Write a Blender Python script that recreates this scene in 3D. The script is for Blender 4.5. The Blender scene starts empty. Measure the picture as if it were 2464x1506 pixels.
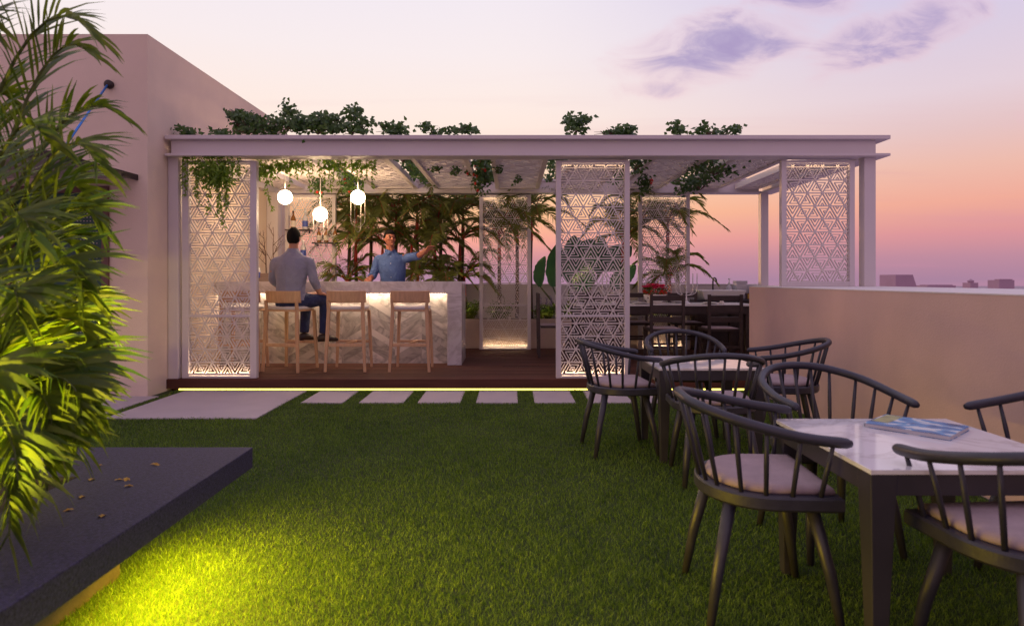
import bpy, bmesh, math, random
import numpy as np
from mathutils import Vector, Matrix, noise as mnoise
R = math.radians
PI = math.pi
rnd = random.Random(7)
SC = bpy.context.scene
COL = SC.collection
F = 1540.0           # focal length of the photograph in pixels of a 2464 px wide picture
EYE = 1.27           # eye height above the lawn
DECK = 0.135         # deck level

def P(px, py, Y):    # a point seen at picture position (px, py) standing Y metres away
    return Vector(((px - 1230) / F * Y, Y, EYE - (py - 672) / F * Y))

# ------------------------------------------------------------------ mesh builder
class MB:
    def __init__(s): s.v = []; s.f = []
    def add(s, vs, fs):
        n = len(s.v); s.v += [tuple(v) for v in vs]; s.f += [tuple(i + n for i in f) for f in fs]
    def box(s, x0, x1, y0, y1, z0, z1, M=None):
        vs = [(x0,y0,z0),(x1,y0,z0),(x1,y1,z0),(x0,y1,z0),(x0,y0,z1),(x1,y0,z1),(x1,y1,z1),(x0,y1,z1)]
        if M: vs = [M @ Vector(v) for v in vs]
        s.add(vs, [(0,3,2,1),(4,5,6,7),(0,1,5,4),(1,2,6,5),(2,3,7,6),(3,0,4,7)]); return s
    def bar(s, p, q, w, h, up=(0,0,1)):         # box section along p-q, w sideways, h along up
        p = Vector(p); q = Vector(q); d = (q - p).normalized(); up = Vector(up)
        sd = d.cross(up).normalized() * w / 2; u = sd.cross(d).normalized() * h / 2
        vs = [p-sd-u, p+sd-u, p+sd+u, p-sd+u, q-sd-u, q+sd-u, q+sd+u, q-sd+u]
        s.add(vs, [(0,1,2,3),(7,6,5,4),(0,4,5,1),(1,5,6,2),(2,6,7,3),(3,7,4,0)]); return s
    def taper(s, p, q, w0, w1):                 # square leg, upright section
        p = Vector(p); q = Vector(q); a = w0/2; b = w1/2
        c = [(-1,-1),(1,-1),(1,1),(-1,1)]
        vs = [p + Vector((i*a, j*a, 0)) for i, j in c] + [q + Vector((i*b, j*b, 0)) for i, j in c]
        s.add(vs, [(0,1,2,3),(7,6,5,4),(0,4,5,1),(1,5,6,2),(2,6,7,3),(3,7,4,0)]); return s
    def loft(s, rings, caps=True, closed=True):
        n = len(rings[0]); b = len(s.v)
        for r in rings: s.v += [tuple(v) for v in r]
        for i in range(len(rings)-1):
            for j in range(n if closed else n-1):
                k = (j+1) % n
                s.f.append((b+i*n+j, b+i*n+k, b+(i+1)*n+k, b+(i+1)*n+j))
        if caps:
            s.f.append(tuple(b+j for j in reversed(range(n))))
            s.f.append(tuple(b+(len(rings)-1)*n+j for j in range(n)))
        return s
    def tube(s, pts, rad, n=8, caps=True, flat=1.0):
        pts = [Vector(p) for p in pts]
        if not hasattr(rad, '__len__'): rad = [rad]*len(pts)
        t0 = (pts[1]-pts[0]).normalized()
        ref = Vector((0,0,1)) if abs(t0.z) < .9 else Vector((1,0,0))
        u = t0.cross(ref).normalized(); rings = []
        for i, p in enumerate(pts):
            t = (pts[min(i+1,len(pts)-1)] - pts[max(i-1,0)]).normalized()
            u = (u - t*u.dot(t)).normalized(); w = t.cross(u)
            rings.append([p + (u*math.cos(2*PI*k/n) + w*math.sin(2*PI*k/n)*flat)*rad[i] for k in range(n)])
        return s.loft(rings, caps)
    def lathe(s, prof, n=20, c=(0,0,0), caps=True):
        c = Vector(c)
        return s.loft([[c + Vector((r*math.cos(2*PI*k/n), r*math.sin(2*PI*k/n), z)) for k in range(n)] for r, z in prof], caps)
    def prism(s, poly, z0, z1):
        return s.loft([[(x,y,z0) for x,y in poly], [(x,y,z1) for x,y in poly]])
    def ell(s, c, rx, ry, rz, n=14, m=9, M=None, fn=None):
        c = Vector(c); rings = []
        for i in range(m+1):
            th = PI*(i+.02)/(m+.04); rr = []
            for k in range(n):
                a = 2*PI*k/n
                v = Vector((rx*math.sin(th)*math.cos(a), ry*math.sin(th)*math.sin(a), -rz*math.cos(th)))
                if fn: v = fn(v)
                if M: v = M @ v
                rr.append(c+v)
            rings.append(rr)
        return s.loft(rings)
    def strip(s, pts, wid, side, fold=0.0):     # a leaf: ribbon along pts with widths, folded along its midrib
        b = len(s.v)
        for p, w in zip(pts, wid):
            p = Vector(p); sd = Vector(side)*w/2
            s.v += [tuple(p-sd), tuple(p+sd)]
        for i in range(len(pts)-1):
            a = b+2*i; s.f.append((a, a+1, a+3, a+2))
        return s

def xform(mb, M):
    mb.v = [tuple(M @ Vector(v)) for v in mb.v]; return mb

def root_of(o):
    while o.parent: o = o.parent
    return o
def build(mb, name, mat, parent=None, world=False, smooth=False, bevel=0, seg=2, auto=None):
    vs = mb.v
    if world and parent:
        L = root_of(parent).location; vs = [(v[0]-L.x, v[1]-L.y, v[2]-L.z) for v in vs]
    me = bpy.data.meshes.new(name); me.from_pydata(vs, [], mb.f); me.update()
    if mat: me.materials.append(mat)
    if smooth: me.polygons.foreach_set('use_smooth', [True]*len(me.polygons))
    bm = bmesh.new(); bm.from_mesh(me); bmesh.ops.recalc_face_normals(bm, faces=bm.faces); bm.to_mesh(me); bm.free()
    o = bpy.data.objects.new(name, me); COL.objects.link(o)
    if parent: o.parent = parent
    if bevel:
        m = o.modifiers.new('Bevel', 'BEVEL'); m.width = bevel; m.segments = seg; m.limit_method = 'ANGLE'; m.angle_limit = R(40)
    return o
def tag(o, label=None, cat=None, group=None, kind=None):
    if label: o['label'] = label
    if cat: o['category'] = cat
    if group: o['group'] = group
    if kind: o['kind'] = kind
    return o
def thing(name, label, cat, loc=(0,0,0), rz=0, group=None):
    o = bpy.data.objects.new(name, None); COL.objects.link(o); o.location = loc; o.rotation_euler = (0,0,rz)
    o.empty_display_size = .1
    return tag(o, label, cat, group)
def copy_tree(o, parent=None):
    c = o.copy(); COL.objects.link(c)
    if parent: c.parent = parent
    for ch in list(o.children): copy_tree(ch, c)
    return c
def fuse(mb, voxel, smooth=3):                  # one continuous skin over overlapping volumes
    me = bpy.data.meshes.new('skin'); me.from_pydata(mb.v, [], mb.f); me.update()
    bm = bmesh.new(); bm.from_mesh(me); bmesh.ops.recalc_face_normals(bm, faces=bm.faces); bm.to_mesh(me); bm.free()
    o = bpy.data.objects.new('skin', me); COL.objects.link(o)
    m = o.modifiers.new('r', 'REMESH'); m.mode = 'VOXEL'; m.voxel_size = voxel; m.use_smooth_shade = True
    if smooth:
        k = o.modifiers.new('s', 'SMOOTH'); k.factor = .5; k.iterations = smooth
    dg = bpy.context.evaluated_depsgraph_get(); dg.update()
    me2 = bpy.data.meshes.new_from_object(o.evaluated_get(dg)); 
    bpy.data.objects.remove(o); bpy.data.meshes.remove(me)
    out = MB(); out.v = [tuple(v.co) for v in me2.vertices]; out.f = [tuple(p.vertices) for p in me2.polygons]
    bpy.data.meshes.remove(me2); return out

# ------------------------------------------------------------------ materials
def lin(c):
    f = lambda x: x/12.92 if x <= .04045 else ((x+.055)/1.055)**2.4
    return tuple(f(x/255) for x in c)
class NT:
    def __init__(s, nt): s.t = nt; s.n = nt.nodes; s.l = nt.links
    def new(s, typ, **kw):
        n = s.n.new(typ)
        for k, v in kw.items(): setattr(n, k, v)
        return n
    def link(s, a, b): s.l.new(a, b)
    def math(s, op, a, b=None, c=None, clamp=False):
        n = s.new('ShaderNodeMath', operation=op, use_clamp=clamp)
        for i, x in enumerate((a, b, c)):
            if x is None: continue
            if isinstance(x, (int, float)): n.inputs[i].default_value = x
            else: s.link(x, n.inputs[i])
        return n.outputs[0]
    def mix(s, fac, a, b, blend='MIX'):
        n = s.new('ShaderNodeMix', data_type='RGBA', blend_type=blend)
        for i, x in ((0, fac), (6, a), (7, b)):
            if isinstance(x, (int, float)): n.inputs[i].default_value = x
            elif isinstance(x, (tuple, list)): n.inputs[i].default_value = (*x[:3], 1)
            else: s.link(x, n.inputs[i])
        return n.outputs[2]
    def ramp(s, fac, stops):
        n = s.new('ShaderNodeValToRGB'); e = n.color_ramp.elements
        while len(e) < len(stops): e.new(.5)
        for i, (p, c) in enumerate(stops):
            e[i].position = p; e[i].color = (*c[:3], 1)
        s.link(fac, n.inputs[0]); return n.outputs[0]
    def noise(s, vec, scale, detail=4, rough=.5, dist=0):
        n = s.new('ShaderNodeTexNoise'); n.inputs['Scale'].default_value = scale; n.inputs['Detail'].default_value = detail
        n.inputs['Roughness'].default_value = rough; n.inputs['Distortion'].default_value = dist
        if vec is not None: s.link(vec, n.inputs['Vector'])
        return n.outputs['Fac']
def base(name):
    m = bpy.data.materials.new(name); m.use_nodes = True; t = NT(m.node_tree); t.n.clear()
    out = t.new('ShaderNodeOutputMaterial'); b = t.new('ShaderNodeBsdfPrincipled'); t.link(b.outputs[0], out.inputs[0])
    return m, t, b, out
def mat(name, col, rough=.5, metal=0, var=.12, scale=6, bump=0, bscale=60, stretch=(1,1,1), spec=.5, island=0, trans=0):
    m, t, b, out = base(name)
    tc = t.new('ShaderNodeTexCoord'); mp = t.new('ShaderNodeMapping'); mp.inputs['Scale'].default_value = stretch
    t.link(tc.outputs['Object'], mp.inputs[0]); v = mp.outputs[0]
    nz = t.noise(v, scale, 5, .6)
    d = tuple(c*(1-var) for c in col); l = tuple(min(1, c*(1+var)) for c in col)
    c = t.mix(t.math('MULTIPLY_ADD', nz, 2.2, -.6, True), d, l)
    if island:
        g = t.new('ShaderNodeNewGeometry')
        h = t.new('ShaderNodeHueSaturation'); t.link(c, h.inputs['Color'])
        t.link(t.math('MULTIPLY_ADD', g.outputs['Random Per Island'], 2*island, 1-island), h.inputs['Value']); c = h.outputs[0]
    t.link(c, b.inputs['Base Color'])
    b.inputs['Metallic'].default_value = metal; b.inputs['Specular IOR Level'].default_value = spec
    t.link(t.math('MULTIPLY_ADD', nz, .16, rough-.08, True), b.inputs['Roughness'])
    if trans: b.inputs['Transmission Weight'].default_value = trans
    if bump:
        bp = t.new('ShaderNodeBump'); bp.inputs['Strength'].default_value = bump; bp.inputs['Distance'].default_value = .01
        t.link(t.noise(v, bscale, 6, .65), bp.inputs['Height']); t.link(bp.outputs[0], b.inputs['Normal'])
    return m
def leafmat(name, c1, c2, trans=.3, rough=.45):
    m, t, b, out = base(name)
    g = t.new('ShaderNodeNewGeometry')
    tc = t.new('ShaderNodeTexCoord')
    nz = t.math('ADD', t.math('MULTIPLY', t.noise(tc.outputs['Object'], 5, 3), .5), t.math('MULTIPLY', t.noise(tc.outputs['Object'], 1.3, 3), .5))
    f = t.math('MULTIPLY_ADD', g.outputs['Random Per Island'], .75, t.math('MULTIPLY_ADD', nz, 1.1, -.42), True)
    c = t.mix(f, c1, c2); t.link(c, b.inputs['Base Color']); b.inputs['Roughness'].default_value = rough
    tr = t.new('ShaderNodeBsdfTranslucent')
    t.link(t.mix(1.0, c, (1.5,1.6,.6), 'MULTIPLY'), tr.inputs[0])
    ms = t.new('ShaderNodeMixShader'); ms.inputs[0].default_value = trans
    t.link(b.outputs[0], ms.inputs[1]); t.link(tr.outputs[0], ms.inputs[2]); t.link(ms.outputs[0], out.inputs[0])
    return m
def emat(name, col, strength):
    m = bpy.data.materials.new(name); m.use_nodes = True; t = NT(m.node_tree); t.n.clear()
    out = t.new('ShaderNodeOutputMaterial'); e = t.new('ShaderNodeEmission')
    e.inputs[0].default_value = (*col, 1); e.inputs[1].default_value = strength; t.link(e.outputs[0], out.inputs[0])
    return m
def marble(name, c0, vein, scale=1.6, rough=.18, island=False, amt=.6, sharp=9):
    m, t, b, out = base(name)
    tc = t.new('ShaderNodeTexCoord'); v = tc.outputs['Object']
    if island:
        g = t.new('ShaderNodeNewGeometry'); cb = t.new('ShaderNodeCombineXYZ')
        r = t.math('MULTIPLY', g.outputs['Random Per Island'], 37.0)
        for i in range(3): t.link(r, cb.inputs[i])
        va = t.new('ShaderNodeVectorMath', operation='ADD'); t.link(v, va.inputs[0]); t.link(cb.outputs[0], va.inputs[1]); v = va.outputs[0]
    n1 = t.noise(v, scale, 7, .62, 1.2)
    a = t.math('ABSOLUTE', t.math('SUBTRACT', n1, .5))
    vn = t.math('SUBTRACT', 1.0, t.math('MULTIPLY', a, sharp), clamp=True)
    vn = t.math('MULTIPLY', t.math('POWER', vn, 1.6), amt)
    n2 = t.noise(v, scale*.6, 4, .6)
    c = t.mix(t.math('MULTIPLY_ADD', n2, 1.6, -.5, True), c0, tuple(x*.82 for x in c0))
    c = t.mix(vn, c, vein)
    if island:
        h = t.new('ShaderNodeHueSaturation'); t.link(c, h.inputs['Color'])
        t.link(t.math('MULTIPLY_ADD', g.outputs['Random Per Island'], .46, .70), h.inputs['Value']); c = h.outputs[0]
    t.link(c, b.inputs['Base Color']); b.inputs['Roughness'].default_value = rough
    return m

M = {}
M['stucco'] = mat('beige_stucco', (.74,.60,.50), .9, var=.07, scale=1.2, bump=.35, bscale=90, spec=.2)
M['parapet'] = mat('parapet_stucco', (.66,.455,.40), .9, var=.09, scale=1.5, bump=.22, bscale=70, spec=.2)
M['coping'] = mat('pale_coping', (.72,.66,.66), .7, var=.05, scale=3)
M['white'] = mat('white_metal', (.62,.56,.58), .42, var=.03, scale=2)
M['panelw'] = mat('white_screen', (.66,.59,.57), .5, var=.03, scale=2)
M['rail'] = mat('charcoal_wood', (.033,.031,.048), .42, var=.3, scale=9, bump=.12, bscale=40, stretch=(1,1,1))
M['tablemetal'] = mat('charcoal_metal', (.036,.032,.042), .4, var=.15, scale=6)
M['cushion'] = mat('mauve_cushion', (.40,.30,.31), .9, var=.12, scale=14, bump=.25, bscale=160)
M['marble'] = marble('white_marble', (.74,.70,.72), (.30,.25,.24), 1.7, .14, amt=.42, sharp=14)
M['tabletop'] = marble('white_table_marble', (.84,.81,.83), (.40,.34,.33), 2.2, .07, amt=.4, sharp=16)
M['tile'] = marble('chevron_marble', (.80,.74,.69), (.16,.145,.14), 1.7, .3, island=True, amt=.62, sharp=9)
M['grout'] = mat('grout', (.5,.45,.42), .9)
M['deck'] = mat('brown_deck', (.095,.036,.024), .7, spec=.2, var=.25, scale=4, bump=.1, bscale=30, stretch=(.4,6,6), island=.22)
M['paving'] = mat('pale_paving', (.47,.41,.44), .8, var=.06, scale=3, bump=.15, bscale=120)
M['planter'] = mat('dark_granite', (.040,.034,.074), .6, spec=.3, var=.8, scale=95, bump=.3, bscale=110)
M['plinth'] = mat('planter_plinth', (.11,.085,.075), .85, var=.2, scale=10, bump=.3)
M['soil'] = mat('soil', (.035,.022,.014), .95, var=.5, scale=20, bump=.8, bscale=25)
M['turf'] = mat('turf_base', (.030,.050,.008), .95, var=.35, scale=9, bump=.6, bscale=80)
M['grass'] = leafmat('grass_blade', (.018,.062,.006), (.20,.31,.038), .3, .6)
M['palm'] = leafmat('areca_leaf', (.042,.092,.016), (.16,.19,.020), .42, .42)
M['backpalm'] = leafmat('palm_leaf', (.085,.115,.022), (.18,.19,.042), .35, .5)
M['redstem'] = mat('red_palm_stem', (.36,.022,.012), .45, var=.3, scale=8)
M['brownstem'] = mat('palm_stem', (.085,.048,.026), .7, var=.4, scale=12, stretch=(1,1,4))
M['palmstem'] = mat('areca_stem', (.10,.12,.03), .5, var=.35, scale=8)
M['ivy'] = leafmat('ivy_leaf', (.028,.080,.022), (.090,.155,.040), .25, .4)
M['trail'] = leafmat('trailing_leaf', (.085,.20,.02), (.25,.36,.045), .3, .5)
M['shrub'] = leafmat('shrub_leaf', (.045,.105,.014), (.13,.19,.03), .28, .5)
M['paddle'] = leafmat('paddle_leaf', (.016,.070,.050), (.040,.105,.050), .15, .3)
M['flower'] = leafmat('pink_petal', (.60,.015,.10), (.75,.03,.18), .3, .5)
M['redflower'] = leafmat('red_petal', (.55,.02,.015), (.7,.05,.03), .25, .5)
M['purple'] = leafmat('purple_petal', (.10,.05,.30), (.18,.09,.42), .2, .5)
M['dryleaf'] = leafmat('dry_leaf', (.35,.17,.03), (.55,.33,.06), .15, .6)
M['oak'] = mat('light_oak', (.56,.34,.195), .5, var=.16, scale=7, bump=.05, bscale=40, stretch=(5,5,.7))
M['seatpad'] = mat('white_seat_pad', (.70,.66,.66), .8, var=.05)
M['dark'] = mat('dark_brown_wood', (.050,.032,.030), .5, var=.3, scale=9, stretch=(1,1,1))
M['darkmetal'] = mat('dark_bronze', (.030,.020,.020), .4, metal=.3, var=.2)
M['doorgreen'] = mat('teal_door', (.010,.060,.050), .45, var=.15)
M['doorframe'] = mat('brown_frame', (.13,.060,.050), .55, var=.2, scale=8)
M['rod'] = mat('blue_steel_rod', (.05,.22,.68), .3, metal=.35, var=.15, scale=30)
M['glassw'] = mat('canopy_glass', (.35,.32,.32), .25, var=.05)
M['planterbox'] = mat('beige_planter', (.52,.40,.33), .85, var=.06, scale=3, bump=.2)
M['skin'] = mat('skin', (.46,.22,.15), .5, var=.07, scale=20)
M['skinb'] = mat('skin_tanned', (.36,.13,.085), .5, var=.08, scale=20)
M['lip'] = mat('lips', (.25,.06,.05), .5)
M['hair'] = mat('black_hair', (.006,.005,.005), .8, spec=.2, var=.4, scale=60, bump=.5, bscale=150)
M['eye'] = mat('dark_eye', (.02,.012,.01), .2)
M['shirtg'] = mat('grey_blue_shirt', (.27,.27,.40), .85, var=.10, scale=10, bump=.6, bscale=7)
M['shirtb'] = mat('blue_shirt', (.075,.135,.36), .85, var=.12, scale=10, bump=.6, bscale=7)
M['button'] = mat('pale_button', (.7,.7,.75), .4)
M['jeans'] = mat('dark_jeans', (.022,.032,.11), .85, var=.25, scale=12, bump=.5, bscale=14)
for k_ in ('shirtg','shirtb','jeans'):
    for n_ in M[k_].node_tree.nodes:
        if n_.type == 'BUMP': n_.inputs['Distance'].default_value = .06; n_.inputs['Strength'].default_value = .8
M['shoe'] = mat('brown_shoe', (.035,.020,.016), .45)
M['ceramic'] = mat('white_ceramic', (.80,.77,.75), .2, var=.03)
M['pot'] = mat('white_pot', (.78,.74,.70), .3, var=.03)
M['motif'] = mat('dark_motif', (.04,.04,.07), .4)
M['silver'] = mat('pale_metal', (.78,.74,.72), .28, metal=.35, var=.04)
M['loop'] = mat('pale_wire', (.24,.20,.19), .5, var=.04)
M['amber'] = mat('amber_glass', (.24,.095,.02), .12, var=.1)
M['cream'] = mat('cream_label', (.68,.60,.52), .6, var=.08)
M['bluelabel'] = mat('blue_label', (.06,.10,.42), .5)
M['frost'] = mat('frosted_bottle', (.60,.58,.62), .25, var=.05)
M['branch'] = mat('twig', (.10,.045,.028), .8, var=.3, scale=30)
M['tray'] = mat('taupe_box', (.24,.17,.15), .6)
M['paper'] = mat('page_edges', (.55,.52,.55), .8, stretch=(1,1,30))
M['city'] = mat('hazy_city', (.42,.27,.36), .9, var=.08, scale=.05)  # distance haze put into the base colour of the far buildings
M['cityg'] = mat('hazy_ground', (.36,.27,.34), .95, var=.1, scale=.01)  # mauve haze over the far ground, mixed into its colour
M['cloth'] = mat('napkin', (.7,.62,.55), .9)
M['ledwarm'] = emat('warm_led', (1,.70,.40), 42)
M['ledbar'] = emat('bar_led', (1,.74,.50), 28)
M['ledbase'] = emat('screen_base_led', (1,.76,.48), 11)
M['leddeck'] = emat('deck_led', (1,.84,.16), 2.6)
M['ledplanter'] = emat('planter_led', (1,.70,.02), 6)
M['ledgreen'] = emat('planting_led', (1,.80,.32), 80)
M['ledtop'] = emat('warm_led_dim', (1,.70,.40), 9)
M['globe'] = emat('globe_glow', (1,.70,.40), 62)
# ------------------------------------------------------------------ camera, sky, sun
cam = bpy.data.cameras.new('camera'); co = bpy.data.objects.new('camera', cam); COL.objects.link(co)
co.location = (0, 0, EYE); co.rotation_euler = (R(90), 0, 0)
cam.lens = 22.5; cam.sensor_width = 36; cam.shift_y = -81/2464; cam.shift_x = .0008; cam.clip_end = 5000; cam.clip_start = .05
cam.dof.use_dof = True; cam.dof.focus_distance = 7.6; cam.dof.aperture_fstop = 3.2
SC.camera = co
SC.view_settings.view_transform = 'Standard'; SC.view_settings.look = 'None'; SC.view_settings.exposure = .10; SC.view_settings.gamma = 1
SC.cycles.use_denoising = True; SC.cycles.denoising_prefilter = 'NONE'
SC.cycles.max_bounces = 8; SC.cycles.diffuse_bounces = 4; SC.cycles.transparent_max_bounces = 6
SC.cycles.sample_clamp_indirect = 6

W = bpy.data.worlds.new('World'); SC.world = W; W.use_nodes = True
t = NT(W.node_tree); t.n.clear()
wo = t.new('ShaderNodeOutputWorld'); bg = t.new('ShaderNodeBackground'); t.link(bg.outputs[0], wo.inputs[0])
tc = t.new('ShaderNodeTexCoord'); sx = t.new('ShaderNodeSeparateXYZ'); t.link(tc.outputs['Generated'], sx.inputs[0])
X, Y, Z = sx.outputs
hyp = t.math('SQRT', t.math('ADD', t.math('MULTIPLY', X, X), t.math('MULTIPLY', Y, Y)))
hyp = t.math('MAXIMUM', hyp, .001)
el = t.math('MAXIMUM', Z, 0.0)
L_ = [(0,(172,132,158)),(.03,(205,142,150)),(.06,(242,165,148)),(.10,(251,191,143)),(.145,(252,207,166)),(.19,(251,225,209)),(.25,(248,229,220)),(.33,(242,230,231)),(.42,(235,227,236)),(1,(196,182,210))]
R_ = [(0,(166,128,154)),(.03,(186,136,154)),(.06,(214,146,150)),(.10,(234,167,149)),(.145,(231,182,168)),(.19,(223,190,190)),(.24,(222,202,212)),(.33,(210,199,222)),(.42,(195,186,222)),(1,(192,176,206))]
B_ = [(0,(168,132,150)),(.12,(206,166,176)),(.35,(204,174,190)),(1,(192,176,206))]
def rp(st): return t.ramp(el, [(p, lin(c)) for p, c in st])
azx = t.math('DIVIDE', X, hyp); azy = t.math('DIVIDE', Y, hyp)
def smooth(v, a, b):
    n = t.new('ShaderNodeMapRange', interpolation_type='SMOOTHSTEP'); t.link(v, n.inputs[0])
    n.inputs[1].default_value = a; n.inputs[2].default_value = b; return n.outputs[0]
sky = t.mix(smooth(azx, -.05, .62), rp(L_), rp(R_))
# clouds, laid out by direction: u = x/y, w = z/y ahead of the terrace
yy = t.math('MAXIMUM', Y, .05)
u = t.math('DIVIDE', X, yy); w = t.math('DIVIDE', Z, yy)
cv = t.new('ShaderNodeCombineXYZ'); t.link(t.math('MULTIPLY', u, 5.0), cv.inputs[0]); t.link(t.math('MULTIPLY', w, 11.0), cv.inputs[1])
nz = t.noise(cv.outputs[0], 1.5, 6, .58, .7)
def blob(uc, wc, hu, hw, ang, gain=1.0):
    c, s = math.cos(ang), math.sin(ang)
    du = t.math('SUBTRACT', u, uc); dw = t.math('SUBTRACT', w, wc)
    a = t.math('DIVIDE', t.math('ADD', t.math('MULTIPLY', du, c), t.math('MULTIPLY', dw, s)), hu)
    b = t.math('DIVIDE', t.math('SUBTRACT', t.math('MULTIPLY', dw, c), t.math('MULTIPLY', du, s)), hw)
    r2 = t.math('ADD', t.math('MULTIPLY', a, a), t.math('MULTIPLY', b, b))
    return t.math('MULTIPLY', t.math('SUBTRACT', 1.0, r2, clamp=True), gain)
E = blob(.315, .362, .21, .070, R(9), 1.0)
for a in [(.335,.395,.06,.05,0,.8), (.60,.385,.19,.058,R(17),.95), (.22,.297,.10,.028,R(4),.62), (.44,.445,.16,.045,R(-6),.75), (.78,.243,.10,.022,R(6),.55), (.20,.455,.14,.02,0,.45), (.50,.33,.08,.03,R(30),.35)]:
    E = t.math('MAXIMUM', E, blob(*a))
den = t.math('ADD', E, t.math('MULTIPLY', t.math('SUBTRACT', nz, .5), 2.0))
den = t.math('MULTIPLY', smooth(den, .06, 1.35), smooth(E, 0.0, .45))
low = t.math('SUBTRACT', w, t.math('MULTIPLY', u, .18))
ccol = t.mix(smooth(den, .15, .85), lin((228,186,198)), lin((160,142,188)))
sky = t.mix(t.math('MULTIPLY', den, .92), sky, ccol)
# faint streaks low in the sky
sv = t.new('ShaderNodeCombineXYZ'); t.link(t.math('MULTIPLY', u, 1.4), sv.inputs[0]); t.link(t.math('MULTIPLY', w, 26.0), sv.inputs[1])
st = t.noise(sv.outputs[0], 1.3, 4, .55, .2)
sky = t.mix(t.math('MULTIPLY', t.math('MULTIPLY', smooth(st, .5, .75), smooth(w, .40, .05)), .22), sky, lin((205,140,165)))
sky = t.mix(smooth(azy, .25, -.5), sky, rp(B_))
t.link(sky, bg.inputs[0]); bg.inputs[1].default_value = 1.0

sun = bpy.data.lights.new('sun', 'SUN'); so = bpy.data.objects.new('sun', sun); COL.objects.link(so)
sun.energy = .40; sun.angle = R(2); sun.color = (1, .50, .20)
so.rotation_euler = Vector((-.42, .90, .075)).to_track_quat('Z', 'Y').to_euler()

# ------------------------------------------------------------------ ground and terrace
o = build(MB().box(-2500, 2500, -2500, 2500, -26, -25.5), 'ground', M['cityg']); tag(o, kind='structure')
o = build(MB().box(-9, 4.30, -3.5, 11.25, -25.4, -.02), 'terrace', M['stucco']); tag(o, kind='structure')
mb = MB(); mb.add([(-4.4,-3.4,0),(2.8,-3.4,0),(2.8,7.34,0),(-4.4,7.34,0)], [(0,1,2,3)])
o = build(mb, 'lawn', M['turf']); tag(o, kind='structure')

def grass_blades():
    rs = np.random.RandomState(3)
    out = []
    def zone(y0, y1, dens, k, x0=None, x1=None):
        n = int((y1-y0)*(2.72+3.85)*dens)
        x = rs.uniform(-3.85, 2.72, n); y = rs.uniform(y0, y1, n)
        ok = (np.abs(x) < .84*y+.35) | (rs.rand(n) < .06)
        ok &= ~((x < -1.68) & (y < 2.72))
        ok &= ~((x > -3.66) & (x < -2.33) & (y > 5.82) & (y < 7.22))
        for i, (a, b) in enumerate(SLABS): ok &= ~((x > a+.01) & (x < b-.01) & (y > 6.545) & (y < 7.2))
        ok &= ~((x < -3.80) & (y > 5.2))
        return x[ok], y[ok], np.full(ok.sum(), k)
    for a in [(1.0,2.1,2500,1.0),(2.1,3.0,21000,.85),(3.0,4.0,15000,1.05),(4.0,5.4,10000,1.35),(5.4,7.27,7500,1.7)]:
        out.append(zone(*a))
    x = np.concatenate([o[0] for o in out]); y = np.concatenate([o[1] for o in out]); k = np.concatenate([o[2] for o in out])
    n = len(x)
    patch = .5+.5*np.sin(x*3.1+np.sin(y*2.3)*1.7)*np.sin(y*2.7+np.sin(x*1.9)*1.3)
    h = (.010+.016*rs.rand(n)**1.3)*(.75+.5*patch); wd = (.0020+.0016*rs.rand(n))*k
    a = rs.uniform(0, 2*PI, n); la = rs.uniform(0, 2*PI, n); ln = h*(.15+1.0*rs.rand(n))
    ca, sa = np.cos(a)*wd/2, np.sin(a)*wd/2; lx, ly = np.cos(la)*ln, np.sin(la)*ln
    z0 = np.full(n, -.003)
    v = np.empty((n,5,3), np.float32)
    v[:,0] = np.stack([x-ca,y-sa,z0],1); v[:,1] = np.stack([x+ca,y+sa,z0],1)
    v[:,2] = np.stack([x+ca*.8+lx*.35,y+sa*.8+ly*.35,h*.6],1); v[:,3] = np.stack([x-ca*.8+lx*.35,y-sa*.8+ly*.35,h*.6],1)
    v[:,4] = np.stack([x+lx,y+ly,h],1)
    me = bpy.data.meshes.new('grass'); me.vertices.add(n*5); me.vertices.foreach_set('co', v.ravel())
    idx = np.arange(n)[:,None]*5
    lp = np.concatenate([idx+0,idx+1,idx+2,idx+3, idx+3,idx+2,idx+4],1).astype(np.int32).ravel()
    me.loops.add(n*7); me.loops.foreach_set('vertex_index', lp)
    me.polygons.add(n*2)
    ls = np.stack([np.arange(n)*7, np.arange(n)*7+4],1).astype(np.int32).ravel()
    me.polygons.foreach_set('loop_start', ls)
    me.update(calc_edges=True); me.validate()
    me.materials.append(M['grass'])
    o = bpy.data.objects.new('grass', me); COL.objects.link(o)
    tag(o, 'short green turf blades covering the whole lawn', 'grass', kind='stuff')
SLABS = [(-2.15,-1.72),(-1.555,-1.10),(-.958,-.52),(-.36,.068),(.24,.66),(.805,1.25),(1.39,1.82),(1.97,2.40)]
grass_blades()
names = ['nearest the large landing slab', 'second from the large landing slab', 'third from the large landing slab', 'fourth from the large landing slab', 'just left of the middle screen', 'in front of the middle screen', 'behind the far left spindle chair', 'behind the far table, last of its row']
for (a, b), nm in zip(SLABS, names):
    T = build(MB().box(a, b, 6.53, 7.215, -.02, .014), 'paving_slab', M['paving'], bevel=.004)
    tag(T, 'pale square stepping slab in the grass, ' + nm, 'paving slab', 'stepping slabs along the deck')
T = build(MB().box(-3.685, -2.31, 5.80, 7.23, -.02, .015), 'landing_slab', M['paving'], bevel=.004)
tag(T, 'large pale landing slab beside the building corner', 'paving slab')
o = build(MB().box(-8.8, -3.80, 4.6, 6.90, -.02, .012), 'path', M['paving']); tag(o, kind='structure')

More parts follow.
